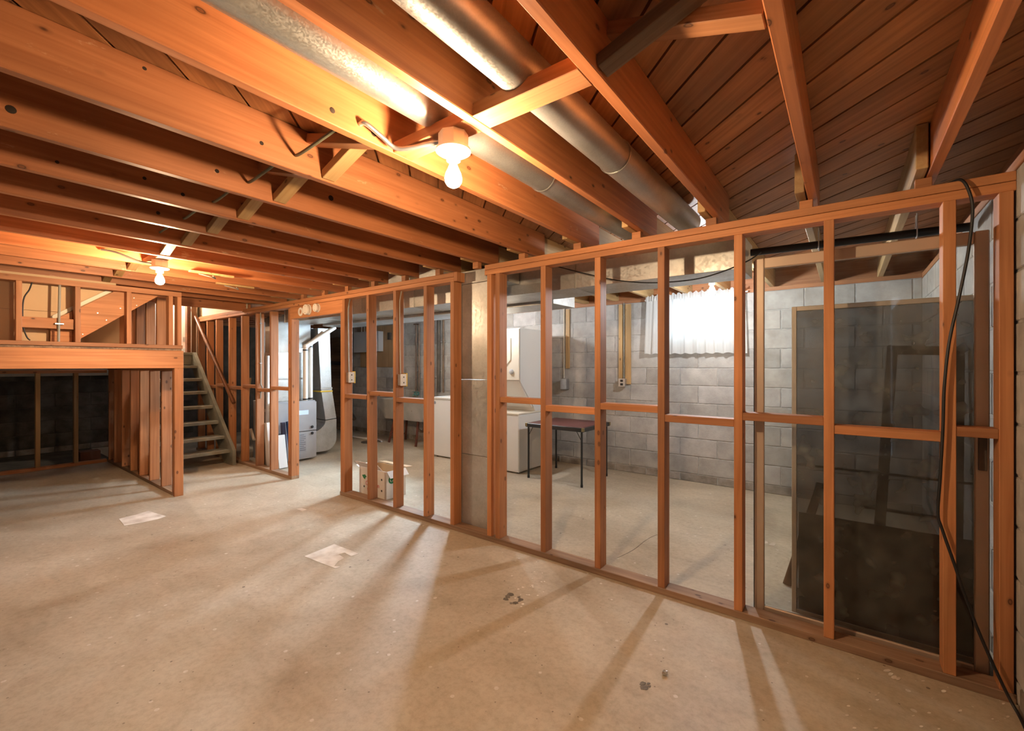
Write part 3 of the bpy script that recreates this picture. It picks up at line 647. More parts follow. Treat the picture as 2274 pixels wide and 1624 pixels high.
tube('pipe', [(PX - 0.02, 0.698, 1.524), (PX - 0.02, 0.705, 2.012)], 0.009, cableM, cd, smooth_pts=False); box('strap', PX - 0.03, PX - 0.008, 0.675, 0.73, 1.672, 1.684, steelM, cd, 0.001)
tag(tube('drooping_cable', [(PX - 0.045, 0.545, 2.012), (PX - 0.045, 0.53, 1.95), (PX - 0.045, 0.497, 1.86), (PX - 0.045, 0.494, 1.66), (PX - 0.045, 0.515, 1.56), (PX - 0.045, 0.535, 1.53)], 0.005, blackM), 'thin black cable against a platform stud', 'cable')

st = empty('staircase', (-6.6, 2.05, 0), 'grey painted open riser staircase climbing to the hall', 'staircase')
NX = lambda z: -6.54 - (z - 0.161) * (1.405 / 1.357)
def stringer(y0, y1):
    g = [(-6.455, 0.0), (-6.455, 0.20), (NX(1.52) + 0.075, 1.52), (NX(1.52) - 0.20, 1.52), (-6.80, 0.06), (-6.74, 0.0)]
    prism('stringer', g, 'y', y0, y1, stairM, st)
stringer(2.452, 2.492); stringer(1.625, 1.662)
TZ = [0.161, 0.328, 0.517, 0.717, 0.912, 1.093, 1.28]
for z in TZ: box('tread', NX(z) - 0.235, NX(z), 1.662, 2.452, z, z + 0.040, stairM, st, 0.004)
box('tread', NX(1.48) - 0.30, NX(1.48), 1.612, 2.492, 1.478, 1.518, stairM, st, 0.004); box('riser', NX(1.48) - 0.06, NX(1.48) - 0.035, 1.662, 2.452, 1.33, 1.477, stairM, st)
hr = empty('handrail', (-6.6, 2.53, 0.8), 'brown varnished handrail sloping down the stair beside the studs', 'handrail')
tube('rail', [(-8.15, 2.525, 2.19), (-6.613, 2.525, 0.814)], 0.024, railM, hr, seg=12, smooth_pts=False)
for t in (0.15, 0.55, 0.92):
    p = Vector((-8.15, 2.525, 2.19)).lerp(Vector((-6.613, 2.525, 0.814)), t); box('bracket', p.x - 0.012, p.x + 0.012, 2.53, 2.56, p.z - 0.03, p.z - 0.01, ironM, hr)
# hall beyond the stair: pale pink wall, jamb, hall floor, its own lamp
wh = box('wall_hall', -8.54, -8.50, 1.62, 2.555, 1.40, 3.3, pinkM); tag(wh, kind='structure')
hf = box('floor_hall', -8.5, NX(1.48) - 0.31, 1.62, 2.555, 1.44, 1.50, greyx); tag(hf, kind='structure')
for nme, a in (('wall_stairwell', (-8.6, -6.40, 2.60, 2.615, 2.075, 3.3)), ('wall_stairwell_left', (-8.5, -6.46, 1.605, 1.62, 2.06, 3.3)), ('wall_hall_side', (-8.5, -8.04, 2.556, 2.559, 1.44, 2.6))): tag(box(nme, *a, creamM), kind='structure')
tag(box('ceiling_stairwell', -9.5, -6.40, 1.5, 3.7, 3.3, 3.33, creamM), kind='structure'); tag(box('wall_stairwell_head', -6.42, -6.40, 1.62, 2.6, 2.38, 3.3, creamM), kind='structure')
dj = empty('door_1', (-8.05, 2.5, 1.50), kind='structure')
box('jamb', -8.13, -8.04, 2.425, 2.475, 1.52, 2.30, railM, dj); box('casing', -8.04, -8.02, 2.478, 2.535, 1.52, 2.30, wood('varnished trim', 2, (0.36, 0.17, 0.07), (0.26, 0.11, 0.04), knots=False), dj)
bb = box('baseboard_hall', -8.499, -8.485, 1.62, 2.555, 1.501, 1.60, whiteM); tag(bb, kind='structure')
wo = empty('wall_outlet', (-8.5, 2.53, 1.72), 'grey wall outlet on the pink hall wall', 'outlet'); box('plate', -8.499, -8.493, 2.505, 2.552, 1.70, 1.78, steelM, wo)

# ------------------------------------------------------------------ bare bulb fixtures
def fixture(x, y, ztop, mat, label, box_mat=plasticM):
    e = empty('bulb_fixture', (x, y, ztop), label, 'light', 'bare bulb lampholders')
    bm = bmesh.new(); r = 0.052; pts = [(r * math.cos(PI / 8 + k * PI / 4), r * math.sin(PI / 8 + k * PI / 4)) for k in range(8)]
    lathe('junction_box', [(0, 0), (0.052, 0), (0.052, -0.048), (0.048, -0.05), (0, -0.05)], box_mat, e, (x, y, ztop), 8)
    lathe('lampholder', [(0.046, 0), (0.060, -0.003), (0.061, -0.012), (0.052, -0.018), (0.026, -0.024), (0.024, -0.044), (0.020, -0.046), (0, -0.046)], plain('white porcelain', (0.82, 0.80, 0.76), 0.25), e, (x, y, ztop - 0.05), 28, close=False)
    lathe('bulb', [(0.012, 0), (0.0135, -0.012), (0.019, -0.026), (0.0265, -0.042), (0.030, -0.058), (0.0285, -0.072), (0.022, -0.083), (0.011, -0.0895), (0, -0.091)], mat, e, (x, y, ztop - 0.096), 16, close=False)
    bm.free(); return e
fixture(-1.097, 1.115, ZJ - 0.001, bulbM, 'bare lit bulb in a porcelain holder under the two round ducts')
fixture(-4.22, 1.095, ZJ - 0.001, bulbM2, 'bare lit bulb in a porcelain holder in front of the stair platform')
fixture(-0.95, 4.20, ZJ - 0.001, bulbM3, 'bare lit bulb in the laundry near the curtained window')
fixture(-3.75, 4.05, ZJ - 0.001, bulbM4, 'unseen fill bulb added in the laundry behind the flat duct panel')  # fill lamp added to brighten the tub and breaker panel corner
box('blocking', -3.63 - 0.16, -3.63 - 0.046, 4.0, 4.1, ZJ, ZJ + 0.04, pinex, ceiling)
box('blocking', -1.01 + 0.001, -0.586, 4.15, 4.25, ZJ, ZJ + 0.04, pinex, ceiling)
eh = empty('hall_lamp', (-8.2, 2.05, 3.3), 'bare bulb lighting the pink hall above the stair', 'light'); lathe('holder', [(0, 0), (0.05, 0), (0.03, -0.05), (0, -0.05)], plasticM, eh, (-8.2, 2.05, 3.298), 16); tube('cord', [(-8.2, 2.05, 3.25), (-8.2, 2.05, 2.66)], 0.005, cableW, eh, 6, False); lathe('bulb', [(0.012, 0), (0.03, -0.05), (0.022, -0.08), (0, -0.09)], bulbHall, eh, (-8.2, 2.05, 2.66), 16, close=False)
tag(tube('armoured_cable', [(-1.376, 0.93, ZJ + 0.045), (-1.355, 0.94, ZJ + 0.045), (-1.345, 1.00, ZJ + 0.02), (-1.33, 1.05, ZJ - 0.006), (-1.27, 1.075, ZJ - 0.012), (-1.20, 1.09, ZJ - 0.014), (-1.149, 1.10, ZJ - 0.018)], 0.0085, steelM, seg=10), 'curved armoured cable feeding the bulb box under the round ducts', 'cable')
tag(tube('armoured_cable', [(-4.46, 0.80, ZJ + 0.06), (-4.43, 0.88, ZJ + 0.05), (-4.38, 1.0, ZJ + 0.0), (-4.30, 1.06, ZJ - 0.02), (-4.272, 1.085, ZJ - 0.025)], 0.0075, ironM, seg=8), 'dark cable curling into the bulb box in front of the platform', 'cable')
for i, (y, x) in enumerate(((1.52, -4.43), (1.88, -4.88))):
    e = empty('cable_board', (x, y, ZJ), 'short pale board nailed under a joist with a loose cable loop' + (', in the stair bay' if i else ''), 'board'); box('board', x - 0.02, x + 0.018, y - 0.17, y + 0.17, ZJ - 0.019, ZJ - 0.001, pinex, e)
    tube('cable_loop', [(x, y - 0.1, ZJ - 0.024), (x + 0.02, y - 0.02, ZJ - 0.04), (x - 0.01, y + 0.03, ZJ - 0.045), (x + 0.02, y + 0.0, ZJ - 0.03)], 0.005, cableM, e)

# ------------------------------------------------------------------ sheet metal ducts
rd = empty('return_duct', (-2.33, 2.78, 0), 'flat galvanised floor to ceiling duct panel filling a gap in the studs', 'duct')
for z0, z1, yb in ((0.0, 0.60, 2.725), (0.603, 1.205, 2.725), (1.208, 1.98, 2.725), (1.983, 2.085, 2.925)): box('panel', -2.55, -2.13, 2.655, yb, z0, z1, galv, rd, 0.002)
td = empty('trunk_duct', (-3.0, 3.15, 1.9), 'long rectangular galvanised trunk duct behind the top of the stud wall', 'duct')
xs = [-6.05, -5.2, -4.3, -3.43, -2.55, -1.62, -0.50]
for a, b in zip(xs, xs[1:]):
    box('duct_section', a + 0.001, b - 0.001, 2.935, 3.33, 1.90, 2.12, galv, td, 0.002); box('drive_cleat', a - 0.006, a + 0.006, 2.929, 3.336, 1.895, 2.121, galv, td, 0.002)
bd = empty('branch_duct', (-3.5, 3.6, 1.88), 'lower galvanised duct running above the washers behind the trunk duct', 'duct')
for a, b in ((-5.9, -4.6), (-4.6, -3.3), (-3.3, -2.09)): box('duct_section', a + 0.001, b - 0.001, 3.39, 3.78, 1.875, 2.12, galvb, bd, 0.002)
rg = empty('duct_boots', (-3.6, 2.75, 2.09), 'sheet metal duct boots poking between joists above the stud wall', 'duct'); 
for x in (-3.14, -3.58): box('boot', x + 0.05, x + 0.36, 2.70, 2.93, 2.10, 2.28, galv, rg)
box('metal_strip', -4.02, -2.95, 2.652, 2.70, 2.072, 2.085, galvb, rg)

# ------------------------------------------------------------------ furnace and its ducts
fu = empty('furnace', (-6.3, 3.1, 0), 'grey upright gas furnace beside the curved return duct', 'furnace')
FX = -5.99
box('cabinet', FX - 0.70, FX - 0.02, 2.80, 3.345, 0.02, 0.83, furnM, fu, 0.006); box('lower_door', FX - 0.019, FX, 2.81, 3.35, 0.03, 0.40, furnM, fu, 0.006); box('upper_door', FX - 0.019, FX, 2.81, 3.35, 0.412, 0.815, furnM, fu, 0.006)
for z in (0.46, 0.372): lathe('door_knob', [(0, 0), (0.018, 0), (0.02, 0.01), (0.014, 0.018), (0, 0.018)], blackM, fu, (FX, 3.284, z), 14, 'X')
box('nameplate', FX, FX + 0.002, 3.06, 3.232, 0.64, 0.70, plain('pale blue plate', (0.55, 0.68, 0.85), 0.4), fu, 0.0005)
sheet = box('instruction_sheet', FX, FX + 0.0015, 3.10, 3.20, 0.125, 0.386, plain('grey label', (0.30, 0.30, 0.31), 0.6), fu, 0.0003)
for k in range(9): box('printed_line', FX + 0.0015, FX + 0.002, 3.11, 3.19 - 0.02 * (k % 3 == 2), 0.15 + k * 0.026, 0.156 + k * 0.026, inkM, sheet, 0.0001)
pl = empty('supply_plenum', (-6.35, 3.07, 0.83), 'bright galvanised plenum with a rounded elbow above the furnace', 'duct')
box('plenum_box', -6.62, -6.10, 2.84, 3.27, 0.832, 1.50, galvb, pl, 0.003); box('plenum_flange', -6.63, -6.09, 2.83, 3.28, 1.13, 1.15, galvb, pl, 0.002)
prism('elbow', [(2.84, 1.502), (3.27, 1.502), (3.30, 1.62), (3.36, 1.66), (3.36, 2.05), (3.10, 2.05)] + [(3.10 - 0.26 * math.sin(t), 1.79 + 0.26 * math.cos(t)) for t in [k * PI / 12 for k in range(1, 7)]], 'x', -6.62, -6.17, galvd, pl)
rt = empty('return_drop', (-6.3, 3.6, 0), 'silver return air duct curving down into the side of the furnace', 'duct')
arc = lambda cy, cz, r, a0, a1, n=8: [(cy + r * math.cos(math.radians(a0 + (a1 - a0) * k / n)), cz + r * math.sin(math.radians(a0 + (a1 - a0) * k / n))) for k in range(n + 1)]
prism('boot', [(3.352, 0.05), (3.60, 0.05)] + arc(3.60, 0.23, 0.18, -75, 0) + [(3.78, 0.51), (3.605, 0.50)] + [(3.352 + 0.25 * math.sin(t), 0.34 + 0.16 * (1 - math.cos(t))) for t in [PI / 2 * k / 6 for k in range(5, -1, -1)]], 'x', -6.62, -6.19, galvb, rt)
prism('offset_section', [(3.605, 0.512), (3.78, 0.522), (3.705, 0.98), (3.535, 0.975)], 'x', -6.60, -6.195, galvb, rt); prism('riser_section', [(3.532, 0.99), (3.700, 0.99), (3.672, 1.87), (3.485, 1.87)], 'x', -6.60, -6.195, galvb, rt); box('collar', -6.605, -6.188, 3.525, 3.712, 0.965, 0.995, galvb, rt)
box('yellow_tape', -6.610, -6.184, 3.522, 3.715, 0.925, 0.945, yellowM, rt)
for k, (y, z1, ye, ze) in enumerate(((3.215, 1.585, 3.66, 1.885), (3.335, 1.64, 3.53, 1.80))):
    x = -6.04 - 0.09 * k
    e = empty('vent_pipe', (x, y, 0.83), 'white plastic furnace vent pipe ' + ('with the longer slanting run' if k == 0 else 'with the shorter slanting run'), 'pipe')
    tube('riser', [(x, y, 0.834), (x, y, z1 - 0.03)], 0.032, pvcM, e, 14, False); tube('slanted_run', [(x, y + 0.02, z1 + 0.012), (x, ye, ze)], 0.032, pvcM, e, 14, False)
    lathe('elbow_joint', [(0, -0.038), (0.026, -0.03), (0.036, -0.012), (0.038, 0), (0.036, 0.012), (0.026, 0.03), (0, 0.038)], pvcM, e, (x, y + 0.004, z1 - 0.002), 16)
    for z in (z1 - 0.05, 0.85): lathe('coupling', [(0.034, -0.010), (0.0345, 0.0), (0.034, 0.010)], blackM, e, (x, y, z), 16, close=False)
# gas and refrigerant pipes left of the furnace
for i, (x, y, z1, mt, lb) in enumerate(((-6.22, 2.74, 1.9, ironM, 'dark gas pipe rising left of the furnace'), (-6.14, 2.75, 1.45, pvcM, 'white drain pipe rising left of the furnace'))):
    e = empty('riser_pipe', (x, y, 0), lb, 'pipe'); tube('pipe', [(x, y, 0.0), (x, y, z1)], 0.014 + 0.012 * i, mt, e, 10, False); lathe('fitting', [(0.02 + 0.012 * i, -0.02), (0.022 + 0.012 * i, 0), (0.02 + 0.012 * i, 0.02)], mt, e, (x, y, z1 * 0.5), 12, close=False)
# cartons leaning by the furnace
def carton(name, a, b, w_, d, mat, label, marks=None):
    e = empty(name, a, label, 'carton'); o = beam('carton_body', a, b, w_, d, mat, e, up=(1, 0, 0.0), c=0.003)
    if marks: 
        for k, m_ in enumerate(marks): beam('printed_band', Vector(a).lerp(Vector(b), m_[0]) + Vector((d / 2 + 0.0005, 0, 0)), Vector(a).lerp(Vector(b), m_[1]) + Vector((d / 2 + 0.0005, 0, 0)), w_ * m_[2], 0.001, m_[3], e, up=(1, 0, 0.0), c=0.0002)
    return e
carton('filter_carton', (-5.95, 2.735, 0.004), (-6.02, 2.725, 0.575), 0.12, 0.09, cardM, 'tall white filter carton leaning behind the studs by the furnace', [(0.55, 0.57, 0.6, redM), (0.62, 0.64, 0.5, redM), (0.78, 0.86, 0.12, blueM)])
carton('filter_carton', (-5.78, 2.77, 0.004), (-5.84, 2.76, 0.42), 0.11, 0.08, cardM, 'short white carton in front of the blue carton by the furnace')
carton('filter_carton', (-5.80, 2.935, 0.004), (-5.90, 2.925, 0.58), 0.08, 0.06, blueM, 'tall blue filter carton leaning near the furnace doorway stud', [(0.9, 0.99, 0.9, cardM), (0.30, 0.40, 0.7, cardM)])
carton('filter_carton', (-5.87, 2.855, 0.004), (-5.93, 2.85, 0.57), 0.045, 0.05, navyM, 'dark navy carton between the white and blue cartons')
# tank and drain behind the left studs
wt = empty('water_heater', (-7.75, 3.55, 0), 'dark water heater tank standing behind the studs left of the furnace', 'water heater')
lathe('tank', [(0, 0.06), (0.25, 0.06), (0.255, 0.10), (0.255, 1.30), (0.24, 1.36), (0.15, 1.40), (0, 1.41)], sootM, wt, (-7.75, 3.55, 0), 28); tube('flue', [(-7.75, 3.55, 1.41), (-7.75, 3.55, 1.62), (-7.45, 3.42, 1.86), (-6.9, 3.3, 1.92)], 0.06, galvd, wt, 14)
for a in range(3): tube('foot', [(-7.75 + 0.2 * math.cos(a * 2.1), 3.55 + 0.2 * math.sin(a * 2.1), 0), (-7.75 + 0.2 * math.cos(a * 2.1), 3.55 + 0.2 * math.sin(a * 2.1), 0.06)], 0.02, ironM, wt, 8, False)
dp = empty('drain_pipe', (-6.75, 2.75, 0), 'white plastic drain pipe with an elbow near the floor behind the stair', 'pipe'); tube('upright', [(-6.62, 2.74, 0.44), (-6.57, 2.76, 0.30)], 0.02, pvcM, dp, 10, False); tube('run', [(-6.57, 2.76, 0.29), (-6.42, 2.765, 0.31), (-6.30, 2.765, 0.32)], 0.018, pvcM, dp, 10)
tag(beam('leaning_stick', (-6.80, 2.69, 0.0), (-6.50, 2.69, 1.15), 0.02, 0.015, pinex), 'thin pale stick leaning between the studs behind the stair', 'stick')

# ------------------------------------------------------------------ laundry
def label_slots(*a): pass
wa = empty('washer', (-4.47, 4.8, 0), 'white top loading washer between the tub and the tall dryer', 'washer')
box('cabinet', -4.81, -4.13, 4.475, 5.12, 0.015, 0.835, whiteM, wa, 0.012); box('lid_top', -4.815, -4.125, 4.465, 5.13, 0.837, 0.865, whiteM, wa, 0.008); box('control_panel', -4.81, -4.13, 4.98, 5.12, 0.866, 0.99, whiteM, wa, 0.012)
lathe('badge', [(0, 0), (0.022, 0), (0.02, 0.003), (0, 0.003)], plain('grey badge', (0.3, 0.33, 0.38), 0.4), wa, (-4.775, 4.4748, 0.78), 16, 'Y')
for x in (-4.76, -4.18):
    for y in (4.52, 5.07): lathe('foot', [(0, 0), (0.02, 0), (0.02, 0.015), (0, 0.015)], blackM, wa, (x, y, 0), 10)
sd = empty('laundry_centre', (-3.47, 4.7, 0), 'tall stacked white washer and dryer behind the burgundy card table', 'washer')
X0, X1 = -3.80, -3.17
box('washer_cabinet', X0, X1, 4.345, 5.0, 0.015, 0.715, whiteM, sd, 0.010); box('washer_top', X0 - 0.004, X1 + 0.004, 4.34, 5.0, 0.716, 0.738, almondM, sd, 0.006)
prism('dryer_cabinet', [(4.37, 1.777), (5.0, 1.777), (5.0, 0.739), (4.70, 0.739), (4.66, 0.80), (4.37, 1.13)], 'x', X0, X1, whiteM, sd)
box('dryer_front', X0 + 0.004, X1 - 0.004, 4.355, 4.369, 1.14, 1.772, almondM, sd, 0.006); prism('door_panel', [(X0 + 0.05, 1.32), (X1 - 0.20, 1.32), (X1 - 0.13, 1.39), (X1 - 0.13, 1.66), (X0 + 0.05, 1.66)], 'y', 4.347, 4.354, almondM, sd)
lathe('control_knob', [(0, 0), (0.032, 0), (0.03, 0.012), (0.012, 0.02), (0, 0.02)], plain('grey knob', (0.45, 0.45, 0.46), 0.4), sd, (X1 - 0.12, 4.354, 1.245), 18, 'Y'); lathe('start_button', [(0, 0), (0.01, 0), (0.01, 0.008), (0, 0.008)], blackM, sd, (X1 - 0.25, 4.354, 1.19), 12, 'Y')
prism('sloped_panel', [(4.362, 1.128), (4.375, 1.122), (4.655, 0.798), (4.645, 0.785)], 'x', X0 + 0.01, X1 - 0.012, whiteM, sd)
for x in (X0 + 0.05, X1 - 0.05):
    for y in (4.40, 4.95): lathe('foot', [(0, 0), (0.02, 0), (0.02, 0.015), (0, 0.015)], blackM, sd, (x, y, 0), 10)
# card table
ct = empty('card_table', (-2.63, 4.59, 0), 'folding card table with a burgundy vinyl top and black legs', 'table')
TZt = 0.645
box('top_pad', -2.985, -2.275, 4.285, 4.905, TZt - 0.012, TZt + 0.004, vinylM, ct, 0.004)
for a in ((-3.01, -2.25, 4.258, 4.283), (-3.01, -2.25, 4.907, 4.932), (-3.01, -2.987, 4.284, 4.906), (-2.273, -2.25, 4.284, 4.906)): box('apron', a[0], a[1], a[2], a[3], TZt - 0.045, TZt, blackMet, ct, 0.004)
for x, dx_ in ((-2.985, 1), (-2.285, -1)):
    for y in (4.285, 4.905):
        tube('leg', [(x, y, 0.012), (x, y, TZt - 0.02)], 0.012, blackMet, ct, 10, False); lathe('foot_cap', [(0, 0), (0.014, 0), (0.014, 0.03), (0, 0.03)], blackM, ct, (x, y, 0), 10)
        tube('brace', [(x, y, TZt - 0.15), (x + dx_ * 0.07, y, TZt - 0.03)], 0.004, blackMet, ct, 6, False)
for x in (-3.0, -2.26):
    for y in (4.268, 4.922): box('corner_plate', x - 0.014, x + 0.014, y - 0.014, y + 0.014, TZt - 0.038, TZt + 0.002, plain('dull brass', (0.32, 0.26, 0.14), 0.4, metal=0.8), ct)
# laundry tub
sk = empty('laundry_tub', (-5.94, 5.0, 0), 'grey concrete laundry tub on rusty splayed legs', 'sink')
bm = bmesh.new(); x0, x1, y0, y1 = -6.55, -5.33, 4.76, 5.24; zb, zt = 0.41, 0.745
def ringv(a, b, c, d, z): return [bm.verts.new((p - (x0 + x1) / 2, q - (y0 + y1) / 2, z - 0.41)) for p, q in ((a, c), (b, c), (b, d), (a, d))]
rs_ = [ringv(x0 + 0.155, x1 - 0.10, y0 + 0.06, y1 - 0.05, zb), ringv(x0, x1, y0, y1, zt), ringv(x0 + 0.04, x1 - 0.04, y0 + 0.04, y1 - 0.04, zt), ringv(x0 + 0.18, x1 - 0.13, y0 + 0.10, y1 - 0.09, zb + 0.05)]
for a, b in zip(rs_, rs_[1:]):
    for k in range(4): bm.faces.new([a[k], a[(k + 1) % 4], b[(k + 1) % 4], b[k]])
bm.faces.new(rs_[0][::-1]); bm.faces.new(rs_[3])
from_bm('basin', bm, sinkM, sk, ((x0 + x1) / 2, (y0 + y1) / 2, 0.41))
for (xa, xb) in ((-6.20, -6.27), (-5.60, -5.58)):
    for ya, yb in ((4.88, 4.81), (5.14, 5.17)): beam('leg', (xb, yb, 0), (xa, ya, 0.409), 0.03, 0.03, rustM, sk, up=(0, 1, 0))
beam('stretcher', (-6.25, 4.83, 0.12), (-6.25, 5.16, 0.12), 0.02, 0.02, rustM, sk); tube('drain_trap', [(-5.75, 5.0, 0.41), (-5.75, 5.0, 0.28), (-5.72, 5.02, 0.22), (-5.66, 5.04, 0.22), (-5.64, 5.06, 0.28), (-5.64, 5.20, 0.30)], 0.022, copperM, sk, 10)
lathe('brand_mark', [(0, 0), (0.03, 0), (0, 0.001)], plain('brown stain', (0.2, 0.14, 0.08), 0.7), sk, (-5.66, 4.79, 0.60), 10, 'Y')
# pipes on the back wall
def wallpipe(x, z0, z1, r, mat, label, bend=None):
    e = empty('wall_pipe', (x, 5.22, z0), label, 'pipe'); pts = [(x, 5.215, z1), (x, 5.215, z0)]
    if bend: pts = bend
    tube('pipe', pts, r, mat, e, 8, bool(bend)); 
    for t in (0.3, 0.7): box('pipe_clip', x - r - 0.006, x + r + 0.006, 5.215 + r * 0.6, 5.249, z0 + (z1 - z0) * t - 0.006, z0 + (z1 - z0) * t + 0.006, steelM, e, 0.001)
wallpipe(-6.04, 0.86, 2.06, 0.012, copperM, 'straight dull supply pipe above the laundry tub'); wallpipe(-5.96, 0.86, 1.95, 0.012, copperM, 'supply pipe with a bend at its top above the laundry tub', [(-6.10, 5.215, 2.05), (-6.0, 5.215, 2.045), (-5.965, 5.215, 1.99), (-5.96, 5.215, 1.5), (-5.96, 5.215, 0.86)])
wallpipe(-5.47, 0.87, 2.08, 0.030, ironM, 'thick dark drain stack beside the washer'); wallpipe(-5.36, 0.87, 2.08, 0.015, copperM, 'thin copper pipe beside the drain stack'); wallpipe(-5.58, 0.7, 2.08, 0.008, copperM, 'thinnest pinkish pipe left of the drain stack')
va = empty('tap_valves', (-6.0, 5.2, 0.83), 'greenish brass tap valves over the laundry tub', 'tap')
for x in (-6.04, -5.96):
    lathe('valve_body', [(0, -0.04), (0.018, -0.03), (0.022, 0), (0.018, 0.03), (0, 0.035)], verdM, va, (x, 5.19, 0.83), 12); tube('handle', [(x - 0.04, 5.165, 0.86), (x + 0.04, 5.165, 0.86)], 0.006, verdM, va, 6, False); tube('spout', [(x, 5.18, 0.82), (x, 5.15, 0.81), (x, 5.14, 0.77)], 0.008, verdM, va, 6)
# electrical panel
pb = box('backing_board', -7.72, -6.70, 5.228, 5.249, 1.29, 2.07, plyw); tag(pb, 'plywood backing board behind the breaker panel', 'board')
ep = empty('breaker_panel', (-7.4, 5.2, 1.6), 'pale grey electrical breaker panel on the plywood board', 'panel')
box('enclosure', -7.75, -6.98, 5.12, 5.227, 1.585, 1.965, panelM, ep, 0.006); box('cover', -7.76, -7.16, 5.108, 5.119, 1.575, 1.972, panelM, ep, 0.004); box('switch_cover', -7.15, -6.975, 5.112, 5.119, 1.59, 1.965, panelM, ep, 0.004); box('latch', -7.30, -7.27, 5.104, 5.108, 1.60, 1.63, blackM, ep, 0.001)
for k in range(6): tube('feed_cable', [(-7.60 + 0.09 * k, 5.18, 1.966), (-7.60 + 0.09 * k, 5.18, 2.12)], 0.008, cableW, ep, 6, False)
jb = empty('junction_box', (-6.72, 5.2, 1.85), 'small dark junction box beside the breaker panel', 'box'); box('body', -6.80, -6.73, 5.18, 5.227, 1.80, 1.93, ironM, jb)
tag(tube('coiled_cable', [(-6.45 + 0.05 * math.cos(t), 5.225 - 0.004 * t / 6, 1.85 + 0.11 * math.sin(t)) for t in [k * 0.7 for k in range(30)]], 0.006, blackM), 'black cable coiled on the block wall right of the breaker panel', 'cable')
# outlet boards on the back wall
ob = empty('outlet_board', (-2.14, 5.24, 1.1), 'two pine battens with an outlet box on the block wall left of the window', 'board')
box('batten', -2.27, -2.225, 5.225, 5.249, 1.16, 2.08, pinez, ob); box('batten', -2.185, -2.115, 5.225, 5.249, 1.09, 2.08, pinez, ob); tube('cable', [(-2.205, 5.235, 2.10), (-2.205, 5.235, 1.16)], 0.007, cableM, ob, 8, False)
box('outlet_box', -2.25, -2.165, 5.17, 5.224, 1.06, 1.16, steelM, ob); 
for s in (-1, 1): box('receptacle', -2.225, -2.19, 5.166, 5.17, 1.11 + s * 0.022 - 0.014, 1.11 + s * 0.022 + 0.014, blackM, ob, 0.002)
o2 = empty('outlet_batten', (-3.02, 5.24, 1.0), 'single pine batten with a cable beside the tall dryer', 'board'); box('batten', -3.03, -2.975, 5.225, 5.249, 1.28, 2.08, pinez, o2); tube('cable', [(-3.06, 5.235, 2.10), (-3.06, 5.235, 1.15)], 0.007, cableW, o2, 8, False); box('outlet_box', -3.08, -2.99, 5.17, 5.249, 1.0, 1.14, steelM, o2)
# curtain
cu = empty('curtain', (-1.37, 5.15, 2.1), 'sheer white gathered curtain over the basement window', 'curtain')
bm = bmesh.new(); nu, nv = 150, 14; gx = []
for j in range(nv + 1):
    v = j / nv; z = 2.095 - v * 0.64; row = []
    for i in range(nu + 1):
        u = i / nu; half = 0.525 + 0.022 * v; x = -1.372 + (u - 0.5) * 2 * half
        y = 5.165 - (0.010 + 0.014 * v) * math.sin(u * 62 + 1.3 * math.sin(u * 9)) - 0.006 * math.sin(u * 150)
        row.append(bm.verts.new((x + 1.372, y - 5.15, z - 2.1 + 0.006 * math.sin(u * 62) * v)))
    gx.append(row)
for j in range(nv):
    for i in range(nu): bm.faces.new([gx[j][i], gx[j][i + 1], gx[j + 1][i + 1], gx[j + 1][i]])
from_bm('sheer', bm, curtM, cu, (-1.372, 5.15, 2.1), smooth=True, recalc=False)
bm = bmesh.new(); a_, b_ = [], []
for i in range(121):
    u = i / 120; x = (u - 0.5) * 1.05; y = 0.014 * math.sin(i * 1.9); zz = 0.012 * math.sin(i * 0.9)
    a_.append(bm.verts.new((x, y - 0.012, -0.03))); b_.append(bm.verts.new((x, y, 0.035 + zz)))
for i in range(120): bm.faces.new([a_[i], a_[i + 1], b_[i + 1], b_[i]])
from_bm('ruffle', bm, curtM, cu, (-1.372, 5.155, 2.105), smooth=True, recalc=False)
tube('rod', [(-1.92, 5.18, 2.095), (-0.82, 5.18, 2.095)], 0.008, whiteM, cu, 8, False)
# cardboard box
bx = empty('produce_box', (-3.83, 2.85, 0), 'open white produce carton with red and green print behind the studs', 'box')
bx0, bx1, by0, by1, bh = -4.055, -3.605, 2.735, 2.975, 0.272
for a in ((bx0, bx1, by0, by0 + 0.006), (bx0, bx1, by1 - 0.006, by1), (bx0, bx0 + 0.006, by0 + 0.006, by1 - 0.006), (bx1 - 0.006, bx1, by0 + 0.006, by1 - 0.006)): box('side', a[0], a[1], a[2], a[3], 0.0, bh, cardM, bx, 0.001)
for a in ((bx0 + 0.007, bx1 - 0.007, by1 - 0.009, by1 - 0.007), (bx0 + 0.007, bx0 + 0.009, by0 + 0.01, by1 - 0.01)): box('lining', a[0], a[1], a[2], a[3], 0.006, bh, kraftM, bx, 0.0005)
box('base', bx0 + 0.006, bx1 - 0.006, by0 + 0.006, by1 - 0.006, 0, 0.005, kraftM, bx, 0.001)
beam('flap', (bx0 + 0.01, by0 - 0.03, bh + 0.035), (bx1 - 0.06, by0 - 0.03, bh + 0.035), 0.085, 0.004, cardM, bx, up=(0, 0.75, 0.66)); beam('flap', (bx1 + 0.028, by0 + 0.005, bh - 0.028), (bx1 + 0.028, by1 - 0.005, bh - 0.028), 0.08, 0.004, cardM, bx, up=(0.74, 0, 0.66)); beam('flap', (bx0, by1 + 0.045, bh + 0.004), (bx1, by1 + 0.045, bh + 0.004), 0.085, 0.004, kraftM, bx, up=(0, 0.1, 1)); beam('flap', (bx0 - 0.04, by0 + 0.01, bh - 0.01), (bx0 - 0.04, by1 - 0.01, bh - 0.01), 0.075, 0.004, cardM, bx, up=(0.3, 0, 1))
